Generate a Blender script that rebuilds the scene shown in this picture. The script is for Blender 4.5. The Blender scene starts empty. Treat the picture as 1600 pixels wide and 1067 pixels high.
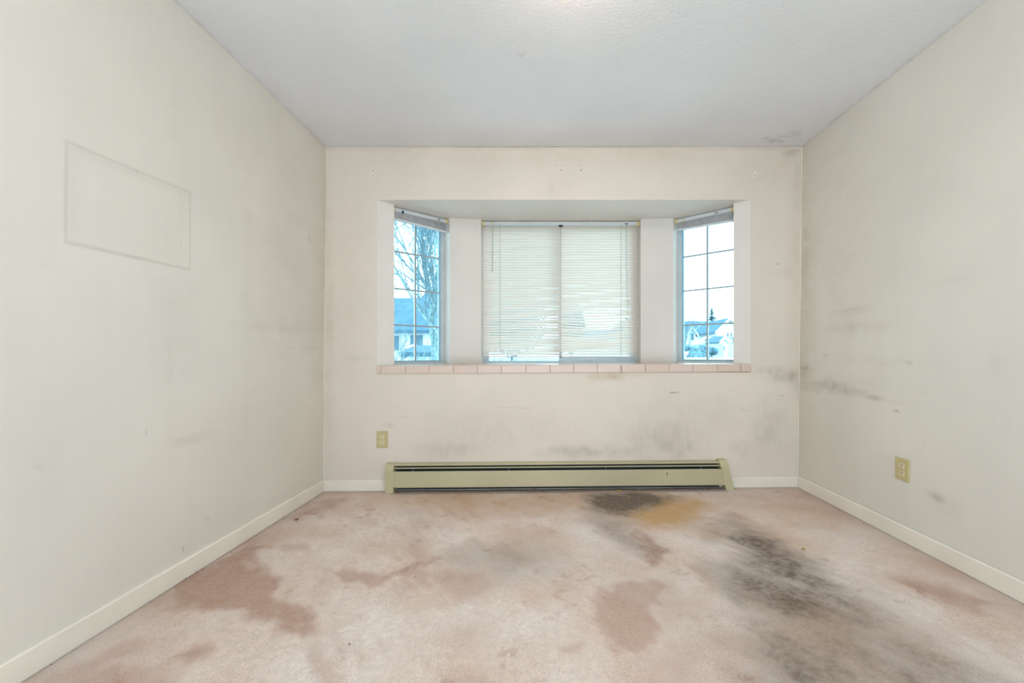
import bpy, bmesh, math, random
import numpy as np
from mathutils import Vector, Matrix

S = bpy.context.scene
COL = S.collection
random.seed(7)

# ------------------------------------------------------------------ camera
CZ, F, VX, VY = 0.951, 640.0, 845.0, 555.0      # eye height, focal length in px, where the room's axis meets the frame
cam_d = bpy.data.cameras.new('camera')
cam = bpy.data.objects.new('camera', cam_d); COL.objects.link(cam)
cam.location = (0, 0, CZ); cam.rotation_euler = (math.radians(90), 0, 0)
cam_d.sensor_width = 36; cam_d.lens = F / 1600 * 36
cam_d.shift_x = -(VX - 800) / 1600; cam_d.shift_y = (VY - 533.5) / 1600
cam_d.clip_start = 0.02; cam_d.clip_end = 1500
S.camera = cam

# ------------------------------------------------------------------ sky, lights, exposure
S.view_settings.view_transform = 'Standard'; S.view_settings.look = 'None'
S.view_settings.gamma = 1; S.view_settings.use_curve_mapping = False
S.view_settings.exposure = 0.13
SKY = 5.9
w = bpy.data.worlds.new('overcast'); S.world = w; w.use_nodes = True
wn = w.node_tree.nodes; wl = w.node_tree.links
bg = wn['Background']
tc = wn.new('ShaderNodeTexCoord'); nz = wn.new('ShaderNodeTexNoise'); cr = wn.new('ShaderNodeValToRGB')
nz.inputs['Scale'].default_value = 1.6; nz.inputs['Detail'].default_value = 4
cr.color_ramp.elements[0].color = (0.44, 0.70, 0.88, 1); cr.color_ramp.elements[1].color = (0.54, 0.79, 0.96, 1)
wl.new(tc.outputs['Generated'], nz.inputs['Vector']); wl.new(nz.outputs['Fac'], cr.inputs['Fac'])
wl.new(cr.outputs['Color'], bg.inputs['Color']); bg.inputs['Strength'].default_value = SKY

def area(name, loc, rot, sx, sy, power, color):
    d = bpy.data.lights.new(name, 'AREA'); d.shape = 'RECTANGLE'; d.size = sx; d.size_y = sy
    d.energy = power; d.color = color
    o = bpy.data.objects.new(name, d); COL.objects.link(o); o.location = loc; o.rotation_euler = rot
    return o
# cool fill light added behind the camera, with no source there
area('rear_fill', (0.15, -1.5, 1.35), (math.radians(90), 0, 0), 2.9, 2.0, 21, (0.56, 0.83, 1.0))
# low fill light added behind the camera, tilted up to brighten the ceiling
area('ceiling_fill', (0.15, -1.0, .45), (math.radians(140), 0, 0), 2.6, .9, 45, (0.70, 0.85, 1.0))

# ------------------------------------------------------------------ helpers
def tag(o, label=None, cat=None, group=None, kind=None):
    if label: o['label'] = label
    if cat: o['category'] = cat
    if group: o['group'] = group
    if kind: o['kind'] = kind
    return o

def empty(name, loc=(0, 0, 0), rz=0.0, parent=None):
    o = bpy.data.objects.new(name, None); COL.objects.link(o)
    o.empty_display_size = 0.05
    o.location = loc; o.rotation_euler = (0, 0, rz)
    if parent: o.parent = parent
    return o

class MB:
    """collects shapes, links them as one mesh object"""
    def __init__(s): s.v = []; s.f = []
    def add(s, vs, fs):
        n = len(s.v); s.v += [tuple(v) for v in vs]; s.f += [tuple(i + n for i in f) for f in fs]; return s
    def box(s, x0, x1, y0, y1, z0, z1):
        vs = [(x, y, z) for z in (z0, z1) for y in (y0, y1) for x in (x0, x1)]
        return s.add(vs, [(0, 2, 3, 1), (4, 5, 7, 6), (0, 1, 5, 4), (2, 6, 7, 3), (0, 4, 6, 2), (1, 3, 7, 5)])
    def cbox(s, x0, x1, y0, y1, z0, z1, b):
        """box with chamfered edges on the -y face"""
        vs = [(x0, y1, z0), (x1, y1, z0), (x1, y1, z1), (x0, y1, z1),
              (x0, y0 + b, z0), (x1, y0 + b, z0), (x1, y0 + b, z1), (x0, y0 + b, z1),
              (x0 + b, y0, z0 + b), (x1 - b, y0, z0 + b), (x1 - b, y0, z1 - b), (x0 + b, y0, z1 - b)]
        fs = [(0, 3, 2, 1), (8, 9, 10, 11)]
        for i in range(4):
            j = (i + 1) % 4
            fs += [(i, j, 4 + j, 4 + i), (4 + i, 4 + j, 8 + j, 8 + i)]
        return s.add(vs, fs)
    def prism(s, poly, z0, z1, zf0=None, zf1=None):
        """plan polygon (x, y) extruded in z; zf0 / zf1 give z as a function of x"""
        n = len(poly)
        a = sum(poly[i][0] * poly[(i + 1) % n][1] - poly[(i + 1) % n][0] * poly[i][1] for i in range(n))
        if a < 0: poly = poly[::-1]
        b = [(x, y, zf0(x) if zf0 else z0) for x, y in poly]; t = [(x, y, zf1(x) if zf1 else z1) for x, y in poly]
        return s.add(b + t, [tuple(range(n))[::-1], tuple(range(n, 2 * n))] + [(i, (i + 1) % n, n + (i + 1) % n, n + i) for i in range(n)])
    def extr(s, prof, x0, x1, axis='x'):
        """closed (y, z) profile extruded along x"""
        n = len(prof)
        a = [(x0, y, z) for y, z in prof]; b = [(x1, y, z) for y, z in prof]
        return s.add(a + b, [tuple(range(n)), tuple(range(n, 2 * n))[::-1]] + [(i, n + i, n + (i + 1) % n, (i + 1) % n) for i in range(n)])
    def tube(s, pts, rad, k=6, cap=True):
        pts = [Vector(p) for p in pts]; n = len(pts)
        if not hasattr(rad, '__len__'): rad = [rad] * n
        up = Vector((0.31, 0.17, 0.93)); vs = []
        for i, p in enumerate(pts):
            d = (pts[min(i + 1, n - 1)] - pts[max(i - 1, 0)]).normalized()
            a = d.cross(up)
            if a.length < 1e-3: a = d.cross(Vector((1, 0, 0)))
            a.normalize(); b = d.cross(a)
            for j in range(k):
                t = 2 * math.pi * j / k
                vs.append(p + (a * math.cos(t) + b * math.sin(t)) * rad[i])
        fs = [(i * k + j, i * k + (j + 1) % k, (i + 1) * k + (j + 1) % k, (i + 1) * k + j) for i in range(n - 1) for j in range(k)]
        if cap: fs += [tuple(range(k))[::-1], tuple(range((n - 1) * k, n * k))]
        return s.add(vs, fs)
    def lathe(s, prof, k=16, c=(0, 0, 0)):
        vs = [(c[0] + r * math.cos(2 * math.pi * j / k), c[1] + r * math.sin(2 * math.pi * j / k), c[2] + z) for r, z in prof for j in range(k)]
        n = len(prof)
        fs = [(i * k + j, i * k + (j + 1) % k, (i + 1) * k + (j + 1) % k, (i + 1) * k + j) for i in range(n - 1) for j in range(k)]
        return s.add(vs, fs)
    def build(s, name, mat, parent=None, smooth=False):
        me = bpy.data.meshes.new(name); me.from_pydata(s.v, [], s.f); me.materials.append(mat)
        if smooth: me.polygons.foreach_set('use_smooth', [True] * len(me.polygons))
        me.update()
        o = bpy.data.objects.new(name, me); COL.objects.link(o)
        if parent: o.parent = parent
        return o

def inst(o, loc=None, parent=None):
    c = o.copy(); COL.objects.link(c)
    if parent: c.parent = parent
    if loc is not None: c.location = loc
    return c

# ---- materials
def newmat(name):
    m = bpy.data.materials.new(name); m.use_nodes = True
    nt = m.node_tree; return m, nt.nodes, nt.links, nt.nodes['Principled BSDF']

def lin(r, g, b):
    f = lambda c: (c / 255 / 12.92) if c / 255 <= 0.04045 else ((c / 255 + 0.055) / 1.055) ** 2.4
    return (f(r), f(g), f(b), 1)

def plain(name, col, rough=0.5, metal=0.0, var=0.06, scale=6.0, bump=0.0, bscale=200.0):
    m, n, l, p = newmat(name)
    tx = n.new('ShaderNodeTexCoord'); no = n.new('ShaderNodeTexNoise'); rp = n.new('ShaderNodeValToRGB')
    no.inputs['Scale'].default_value = scale; no.inputs['Detail'].default_value = 5
    a = [max(0, c * (1 - var)) for c in col[:3]]; b = [min(1, c * (1 + var)) for c in col[:3]]
    rp.color_ramp.elements[0].color = (*a, 1); rp.color_ramp.elements[0].position = .3
    rp.color_ramp.elements[1].color = (*b, 1); rp.color_ramp.elements[1].position = .7
    l.new(tx.outputs['Object'], no.inputs['Vector']); l.new(no.outputs['Fac'], rp.inputs['Fac']); l.new(rp.outputs['Color'], p.inputs['Base Color'])
    p.inputs['Roughness'].default_value = rough; p.inputs['Metallic'].default_value = metal
    if bump:
        n2 = n.new('ShaderNodeTexNoise'); n2.inputs['Scale'].default_value = bscale; n2.inputs['Detail'].default_value = 3
        bp = n.new('ShaderNodeBump'); bp.inputs['Strength'].default_value = bump; bp.inputs['Distance'].default_value = 0.002
        l.new(tx.outputs['Object'], n2.inputs['Vector']); l.new(n2.outputs['Fac'], bp.inputs['Height']); l.new(bp.outputs['Normal'], p.inputs['Normal'])
    return m

WALLC = (0.790, 0.738, 0.655)
def mix(n, l, fac, a, b):
    x = n.new('ShaderNodeMix'); x.data_type = 'RGBA'
    if isinstance(fac, float): x.inputs[0].default_value = fac
    else: l.new(fac, x.inputs[0])
    for s, v in ((6, a), (7, b)):
        if hasattr(v, 'links') or isinstance(v, bpy.types.NodeSocket): l.new(v, x.inputs[s])
        else: x.inputs[s].default_value = (*v[:3], 1)
    return x.outputs[2]
def math_(n, l, op, a, b=None, clamp=False):
    x = n.new('ShaderNodeMath'); x.operation = op; x.use_clamp = clamp
    for i, v in enumerate((a, b)):
        if v is None: continue
        if isinstance(v, (int, float)): x.inputs[i].default_value = v
        else: l.new(v, x.inputs[i])
    return x.outputs[0]

def wall_mat(name, base, masks=True, bump=0.12, bscale=90, grain=(26, 26, 9)):
    """painted plaster; R of the 'stain' layer = grey grime and darker corners and edges, G = brown/yellow stain and warm corner light, B = paler, cleaner paint"""
    m, n, l, p = newmat(name)
    tx = n.new('ShaderNodeTexCoord')
    no = n.new('ShaderNodeTexNoise'); no.inputs['Scale'].default_value = 1.7; no.inputs['Detail'].default_value = 6
    l.new(tx.outputs['Object'], no.inputs['Vector'])
    rp = n.new('ShaderNodeValToRGB')
    rp.color_ramp.elements[0].color = (*[c * .955 for c in base], 1); rp.color_ramp.elements[0].position = .32
    rp.color_ramp.elements[1].color = (*[min(1, c * 1.03) for c in base], 1); rp.color_ramp.elements[1].position = .68
    l.new(no.outputs['Fac'], rp.inputs['Fac'])
    col = rp.outputs['Color']
    ms = n.new('ShaderNodeMapping'); ms.inputs['Scale'].default_value = (34, 34, 2.2); l.new(tx.outputs['Object'], ms.inputs['Vector'])
    ns = n.new('ShaderNodeTexNoise'); ns.inputs['Scale'].default_value = 1; ns.inputs['Detail'].default_value = 5; l.new(ms.outputs['Vector'], ns.inputs['Vector'])
    st = math_(n, l, 'MULTIPLY_ADD', ns.outputs['Fac'], .035); st.node.inputs[2].default_value = .983
    vs_ = n.new('ShaderNodeVectorMath'); vs_.operation = 'SCALE'; l.new(col, vs_.inputs[0]); l.new(st, vs_.inputs['Scale']); col = vs_.outputs[0]
    if masks:
        at = n.new('ShaderNodeAttribute'); at.attribute_name = 'stain'
        sp = n.new('ShaderNodeSeparateColor'); l.new(at.outputs['Color'], sp.inputs['Color'])
        mp = n.new('ShaderNodeMapping'); mp.inputs['Scale'].default_value = grain
        l.new(tx.outputs['Object'], mp.inputs['Vector'])
        n3 = n.new('ShaderNodeTexNoise'); n3.inputs['Scale'].default_value = 1; n3.inputs['Detail'].default_value = 6
        l.new(mp.outputs['Vector'], n3.inputs['Vector'])
        k = math_(n, l, 'MULTIPLY_ADD', n3.outputs['Fac'], 1.7); k.node.inputs[2].default_value = 0.15
        g = math_(n, l, 'MULTIPLY', sp.outputs['Red'], k, True)
        y = math_(n, l, 'MULTIPLY', sp.outputs['Green'], k, True)
        col = mix(n, l, g, col, (0.27, 0.215, 0.17))
        col = mix(n, l, y, col, (0.50, 0.36, 0.18))
        col = mix(n, l, sp.outputs['Blue'], col, (0.88, 0.86, 0.80))
    l.new(col, p.inputs['Base Color']); p.inputs['Roughness'].default_value = 0.55
    p.inputs['Specular IOR Level'].default_value = 0.3
    nb = n.new('ShaderNodeTexNoise'); nb.inputs['Scale'].default_value = bscale; nb.inputs['Detail'].default_value = 4
    bp = n.new('ShaderNodeBump'); bp.inputs['Strength'].default_value = bump; bp.inputs['Distance'].default_value = 0.004
    l.new(tx.outputs['Object'], nb.inputs['Vector']); l.new(nb.outputs['Fac'], bp.inputs['Height']); l.new(bp.outputs['Normal'], p.inputs['Normal'])
    return m

M = {}
M['wall'] = wall_mat('painted_plaster', WALLC)
M['wall_back'] = wall_mat('plaster_warm_lit', (0.808, 0.712, 0.618))  # same paint as the side walls; warm light at this end put into colour
M['wall_side'] = wall_mat('painted_plaster_side', WALLC, grain=(8, 8, 40))
M['bay'] = wall_mat('painted_plaster_bay', (0.825, 0.765, 0.695), masks=False)
M['ceiling'] = wall_mat('stippled_ceiling', (0.82, 0.80, 0.795), bump=0.55, bscale=75)
M['trim'] = plain('trim_paint', (0.90, 0.83, 0.72), .4, var=.05, scale=4, bump=.1, bscale=40)
M['caulk'] = plain('caulk', (0.82, 0.76, 0.62), .5)
M['heater'] = plain('heater_enamel', lin(193, 182, 148), .38, var=.06, scale=3)
M['heater2'] = plain('heater_end_enamel', lin(197, 188, 150), .36, var=.05, scale=9)
M['dark'] = plain('dark_steel_and_shade', (0.02, 0.028, 0.035), .5)
M['fin'] = plain('fin_aluminium_shaded', (0.10, 0.14, 0.17), .45, metal=.6)  # aluminium with the dark of the heater slot put into its colour
M['copper'] = plain('dark_copper', (0.16, 0.09, 0.05), .5, metal=.5)  # copper kept dark like the rest of the heater's inside
M['plate'] = plain('ivory_plate', lin(203, 188, 138), .35, var=.03, scale=30)
M['recept'] = plain('ivory_receptacle', lin(226, 213, 180), .35, var=.03)
M['slot'] = plain('slot_shadow', (0.03, 0.02, 0.015), .7)
M['screw'] = plain('screw_metal', (0.45, 0.40, 0.28), .4, metal=.7)
M['alu'] = plain('window_aluminium', (0.60, 0.68, 0.72), .35, metal=.25, var=.06, scale=12)
M['muntin'] = plain('muntin_metal', (0.40, 0.45, 0.47), .4, metal=.2)
M['casing'] = plain('white_casing', (0.88, 0.88, 0.86), .4, var=.04)
M['bead'] = plain('bead_sky_tinted', (.30, .50, .60), .4, var=.1)  # blue sky light on the inner frame put into the bead colour
M['rail'] = plain('blind_rail_enamel', (0.74, 0.75, 0.75), .35, var=.03)
M['ivory'] = plain('yellowed_plastic', lin(228, 212, 158), .4, var=.05, scale=40)
M['cord'] = plain('grey_cord', (0.40, 0.40, 0.38), .7)
M['cordw'] = plain('white_cord', (0.75, 0.74, 0.70), .7)
M['wand'] = plain('smoky_wand', (0.50, 0.48, 0.42), .2)
M['hole'] = plain('dark_hole', (0.03, 0.025, 0.02), .9)
M['grout'] = plain('grout', (0.42, 0.36, 0.31), .9, var=.15, scale=30)
M['grime'] = plain('grime', (0.10, 0.10, 0.09), .9, var=.3, scale=60)

def slat_mat():
    m, n, l, p = newmat('blind_slat_enamel')
    tx = n.new('ShaderNodeTexCoord'); no = n.new('ShaderNodeTexNoise'); no.inputs['Scale'].default_value = 9
    rp = n.new('ShaderNodeValToRGB'); rp.color_ramp.elements[0].color = (.84, .78, .70, 1); rp.color_ramp.elements[1].color = (.92, .86, .78, 1)
    l.new(tx.outputs['Object'], no.inputs['Vector']); l.new(no.outputs['Fac'], rp.inputs['Fac']); l.new(rp.outputs['Color'], p.inputs['Base Color'])
    p.inputs['Roughness'].default_value = .35
    tr = n.new('ShaderNodeBsdfTranslucent'); tr.inputs['Color'].default_value = (1.0, .785, .66, 1)
    mx = n.new('ShaderNodeMixShader'); mx.inputs[0].default_value = .66
    l.new(p.outputs['BSDF'], mx.inputs[1]); l.new(tr.outputs['BSDF'], mx.inputs[2]); l.new(mx.outputs[0], n['Material Output'].inputs['Surface'])
    return m
M['slat'] = slat_mat()
M['slatgrey'] = plain('grey_slat', (0.66, 0.64, 0.64), .45, var=.1, scale=20)  # stacked slats, greyer than those of the lowered blind

def glass_mat():
    m, n, l, p = newmat('window_glass'); n.remove(p)
    t = n.new('ShaderNodeBsdfTransparent'); t.inputs['Color'].default_value = (.93, .97, .98, 1)
    g = n.new('ShaderNodeBsdfGlossy'); g.inputs['Roughness'].default_value = .01
    fr = n.new('ShaderNodeFresnel'); fr.inputs['IOR'].default_value = 1.3
    mx = n.new('ShaderNodeMixShader'); l.new(fr.outputs[0], mx.inputs[0]); l.new(t.outputs[0], mx.inputs[1]); l.new(g.outputs[0], mx.inputs[2])
    l.new(mx.outputs[0], n['Material Output'].inputs['Surface'])
    return m
M['glass'] = glass_mat()

def tile_mat():
    m, n, l, p = newmat('pink_glazed_tile')
    oi = n.new('ShaderNodeObjectInfo'); tx = n.new('ShaderNodeTexCoord'); no = n.new('ShaderNodeTexNoise'); no.inputs['Scale'].default_value = 22; no.inputs['Detail'].default_value = 5
    l.new(tx.outputs['Object'], no.inputs['Vector'])
    f = math_(n, l, 'ADD', math_(n, l, 'MULTIPLY', oi.outputs['Random'], .5), math_(n, l, 'MULTIPLY', no.outputs['Fac'], .5))
    c = mix(n, l, f, (0.72, 0.53, 0.44), (0.80, 0.65, 0.56))
    l.new(c, p.inputs['Base Color']); p.inputs['Roughness'].default_value = .3
    return m
M['tile'] = tile_mat()

# ---- numpy noise and stain masks
rng = np.random.RandomState(3)
LAT = rng.rand(256, 256)
def vnoise(x, y):
    xi = np.floor(x).astype(int); yi = np.floor(y).astype(int); fx = x - xi; fy = y - yi
    fx = fx * fx * (3 - 2 * fx); fy = fy * fy * (3 - 2 * fy)
    g = lambda i, j: LAT[i & 255, j & 255]
    return (g(xi, yi) * (1 - fx) + g(xi + 1, yi) * fx) * (1 - fy) + (g(xi, yi + 1) * (1 - fx) + g(xi + 1, yi + 1) * fx) * fy
def fbm(x, y, s, o=4):
    t = 0; a = .5; tot = 0
    for i in range(o):
        t = t + a * vnoise(x * s + 17.3 * i, y * s + 9.1 * i); tot += a; s *= 2.03; a *= .55
    return t / tot
def polysd(x, y, P):
    """signed distance to a polygon, positive inside"""
    d = np.full(x.shape, 1e9); ins = np.zeros(x.shape, bool); n = len(P)
    for i in range(n):
        ax, ay = P[i]; bx, by = P[(i + 1) % n]
        ex, ey = bx - ax, by - ay
        t = np.clip(((x - ax) * ex + (y - ay) * ey) / (ex * ex + ey * ey + 1e-12), 0, 1)
        d = np.minimum(d, np.hypot(x - ax - t * ex, y - ay - t * ey))
        c = (ay > y) != (by > y)
        with np.errstate(divide='ignore', invalid='ignore'):
            ins ^= c & (x < ex * (y - ay) / (ey if ey else 1e-12) + ax)
    return np.where(ins, d, -d)
sm = lambda t: (lambda u: u * u * (3 - 2 * u))(np.clip(t, 0, 1))
def seg(x, y, a, b, w):
    ex, ey = b[0] - a[0], b[1] - a[1]
    t = np.clip(((x - a[0]) * ex + (y - a[1]) * ey) / (ex * ex + ey * ey + 1e-12), 0, 1)
    d = np.hypot(x - a[0] - t * ex, y - a[1] - t * ey)
    return np.exp(-(d / w) ** 2)

def grid_obj(name, us, vs, fn, mat, stain=None, hole=None, slab=None, flip=False):
    """surface u x v grid -> fn(U, V) gives xyz arrays; stain(U, V) gives rgb; hole(Ucentre, Vcentre) drops faces; slab adds real thickness"""
    U, V = np.meshgrid(us, vs); nu, nv = len(us), len(vs)
    X, Y, Z = fn(U, V)
    co = np.stack([X.ravel(), Y.ravel(), Z.ravel()], 1)
    ii = np.arange(nu * nv).reshape(nv, nu)
    q = np.stack([ii[:-1, :-1], ii[:-1, 1:], ii[1:, 1:], ii[1:, :-1]], -1).reshape(-1, 4)
    if hole is not None:
        uc = (U[:-1, :-1] + U[1:, 1:]).ravel() / 2; vc = (V[:-1, :-1] + V[1:, 1:]).ravel() / 2
        q = q[~hole(uc, vc)]
    if flip: q = q[:, ::-1]
    faces = q.tolist(); n0 = len(co)
    if slab:
        sv, sf = slab; co = np.vstack([co, np.array(sv)]); faces += [tuple(i + n0 for i in f) for f in sf]
    me = bpy.data.meshes.new(name); me.from_pydata(co.tolist(), [], faces); me.materials.append(mat)
    at = me.color_attributes.new('stain', 'FLOAT_COLOR', 'POINT')
    arr = np.zeros((len(co), 4), np.float32); arr[:, 3] = 1
    if stain:
        r = stain(U, V)
        for k in range(3): arr[:n0, k] = np.clip(r[k], 0, 1).ravel()
    at.data.foreach_set('color', arr.ravel())
    me.update()
    o = bpy.data.objects.new(name, me); COL.objects.link(o); o['kind'] = 'structure'
    return o

# ------------------------------------------------------------------ the room
YB, YR = 2.92, -1.6                                   # back wall, rear wall
XL0, XL1, XR0, XR1 = -1.551, -1.533, 1.834, 1.8615    # left / right wall at floor and at ceiling
ZC = CZ + 1.480
fz = lambda x: -.016 + (x + 1.551) * .00945           # the old floor falls a little to the left
sz = lambda x: CZ - .0751 + (x + 1.169) * .00549      # so does the sill
ZSOF = CZ + 1.1075
xl = lambda z: XL0 + (XL1 - XL0) * z / ZC
xr = lambda z: XR0 + (XR1 - XR0) * z / ZC
AX0, AX1 = -1.168, 1.4966                             # bay opening

def onfloor(px, py):
    y = (CZ) * F / (py - VY); x = (px - VX) / F * y
    y = (CZ - fz(x)) * F / (py - VY); return ((px - VX) / F * y, y)
def onback(px, py): return ((px - VX) / F * YB, CZ + (VY - py) / F * YB)
def onleft(px, py): y = 1.542 * F / (VX - px); return (y, CZ + (VY - py) / F * y)
def onright(px, py): y = 1.845 * F / (px - VX); return (y, CZ + (VY - py) / F * y)

# ---- carpet
def carpet_stain(U, V):
    wx = U + (fbm(U, V, 5, 4) - .5) * .16; wy = V + (fbm(U + 9, V + 4, 5, 4) - .5) * .16
    ux, uy = (U + V * .7), (V * .8 - U * .5)
    wx = wx + (fbm(ux, uy * .4, 22, 4) - .5) * .10; wy = wy + (fbm(ux + 5, uy * .4 + 3, 20, 4) - .5) * .07
    fine = fbm(U + 3, V + 8, 16, 5)
    streak = fbm(U * 1.0 + V * .8, (V - U) * .35, 9, 5)
    def blob(pts, s, soft=.05, rag=.5):
        P = [onfloor(*p) for p in pts]
        d = polysd(wx, wy, P)
        m = sm(d / soft * .5 + .5)
        return m * s * np.clip(1 - rag + rag * 2.0 * (.55 * streak + .45 * fine), 0, 1.4)
    g = np.zeros(U.shape); r = np.zeros(U.shape); o = np.zeros(U.shape)
    G = [([(918, 774), (1000, 769), (1055, 775), (1030, 786), (1000, 792), (985, 806), (955, 806), (928, 798)], 1.0, .10, .6),
         ([(920, 795), (965, 800), (1003, 828), (1025, 858), (1000, 872), (960, 850), (928, 820)], .42, .12, .6),
         ([(930, 830), (1010, 850), (1060, 900), (1110, 960), (1160, 1010), (1090, 1010), (1000, 930), (935, 900)], .16, .3, .5),
         ([(1132, 838), (1162, 826), (1215, 848), (1262, 878), (1300, 915), (1270, 930), (1210, 905), (1160, 880)], .95, .14, .55),
         ([(1110, 880), (1200, 885), (1300, 915), (1345, 945), (1400, 975), (1395, 1005), (1310, 985), (1230, 990), (1170, 950), (1130, 915)], .80, .18, .5),
         ([(1155, 930), (1215, 960), (1240, 985), (1200, 1000), (1160, 965)], .5, .10, .7),
         ([(1185, 985), (1240, 1000), (1300, 1030), (1350, 1067), (1400, 1110), (1240, 1110), (1215, 1060), (1195, 1015)], .9, .14, .5),
         ([(1340, 975), (1400, 985), (1460, 1020), (1530, 1067), (1580, 1110), (1400, 1110), (1360, 1020)], .7, .18, .6),
         ([(1170, 940), (1330, 930), (1450, 1000), (1600, 1110), (1220, 1110), (1200, 1010)], .58, .25, .5),
         ([(1095, 820), (1150, 808), (1180, 822), (1150, 838), (1110, 845)], .42, .16, .6),
         ([(695, 872), (740, 858), (810, 854), (870, 868), (855, 892), (790, 897), (720, 888)], .50, .22, .6),
         ([(640, 800), (652, 800), (655, 850), (645, 850)], .22, .08, .4)]
    for p, s, so, ra in G: g = np.maximum(g, blob(p, s, so, ra))
    R = [([(385, 853), (400, 858), (405, 885), (418, 905), (415, 925), (440, 960), (400, 962), (375, 956), (330, 955), (272, 945), (278, 917), (310, 892), (345, 870)], .85, .035, .35),
         ([(400, 930), (440, 932), (472, 945), (488, 986), (440, 990), (400, 977), (378, 962)], .85, .035, .35),
         ([(930, 925), (965, 905), (1020, 900), (1040, 915), (1020, 960), (1002, 1025), (965, 1010), (935, 992)], .62, .03, .35),
         ([(508, 893), (545, 885), (575, 890), (580, 905), (555, 920), (528, 908)], .7, .03, .5),
         ([(555, 912), (610, 890), (680, 868), (685, 874), (620, 897), (565, 918)], .6, .03, .7),
         ([(60, 1067), (135, 1030), (200, 1003), (262, 998), (240, 1018), (190, 1035), (260, 1050), (300, 1085), (60, 1100)], .7, .08, .7),
         ([(248, 1036), (300, 1010), (318, 1018), (280, 1038)], .8, .03, .4),
         ([(425, 812), (480, 786), (515, 772), (545, 778), (520, 792), (480, 806), (450, 818)], .65, .08, .6),
         ([(998, 826), (1015, 840), (1032, 862), (1028, 884), (1005, 882), (1000, 852)], .75, .03, .4),
         ([(1000, 1030), (1110, 985), (1185, 1000), (1220, 1067), (1230, 1110), (1000, 1110)], .50, .12, .6),
         ([(1060, 940), (1110, 925), (1140, 960), (1090, 980)], .45, .1, .7),
         ([(1085, 880), (1110, 890), (1125, 925), (1100, 930), (1085, 905)], .45, .06, .6),
         ([(845, 1008), (905, 1000), (900, 1016), (860, 1022)], .5, .03, .8),
         ([(980, 905), (1060, 900), (1100, 960), (1050, 1000), (1010, 960)], .28, .1, .6),
         ([(1385, 897), (1440, 902), (1500, 922), (1560, 937), (1520, 950), (1430, 930)], .8, .06, .7),
         ([(1490, 950), (1560, 985), (1600, 1005), (1600, 1030), (1530, 1000)], .4, .08, .8),
         ([(1480, 925), (1560, 925), (1610, 950), (1590, 960), (1520, 945)], .5, .08, .9),
         ([(640, 770), (1000, 766), (920, 800), (720, 805)], .32, .15, .8),
         ([(680, 900), (760, 895), (740, 930), (690, 945)], .35, .06, .8),
         ([(700, 970), (760, 960), (780, 1000), (720, 1010)], .22, .08, .9),
         ([(430, 850), (470, 845), (480, 865), (440, 868)], .45, .04, .7)]
    for p, s, so, ra in R: r = np.maximum(r, blob(p, s, so, ra))
    O = [([(982, 792), (1030, 772), (1090, 778), (1115, 795), (1070, 822), (1020, 824), (990, 808)], .95, .12, .6),
         ([(1095, 822), (1125, 820), (1130, 838), (1100, 842)], .45, .07, .5),
         ([(560, 772), (700, 768), (930, 772), (920, 798), (760, 806), (600, 796)], .32, .16, .7),
         ([(1130, 790), (1230, 780), (1330, 815), (1250, 850), (1170, 815)], .22, .2, .7),
         ([(930, 780), (1060, 775), (1040, 800), (960, 800)], .35, .1, .5),
         ([(1240, 960), (1300, 965), (1330, 1000), (1270, 990)], .3, .08, .8)]
    for p, s, so, ra in O: o = np.maximum(o, blob(p, s, so, ra))
    # general patchiness, dark gap line and dirty edges along the skirtings, darker under the heater
    r = np.maximum(r, np.clip((streak - .52) * 3.0, 0, .6) * .7 * np.clip(fbm(U + 6, V, 1.6, 3) * 3 - .9, 0, 1))
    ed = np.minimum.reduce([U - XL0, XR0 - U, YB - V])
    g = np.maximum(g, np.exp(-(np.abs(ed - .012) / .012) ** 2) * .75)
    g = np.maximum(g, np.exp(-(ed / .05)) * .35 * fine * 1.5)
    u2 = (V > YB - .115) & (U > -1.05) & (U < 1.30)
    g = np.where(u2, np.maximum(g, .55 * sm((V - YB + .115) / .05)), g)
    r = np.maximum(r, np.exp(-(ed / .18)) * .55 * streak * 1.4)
    r += np.where((fine > .72) & (streak > .52), .30, 0)
    return g, r, o

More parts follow.
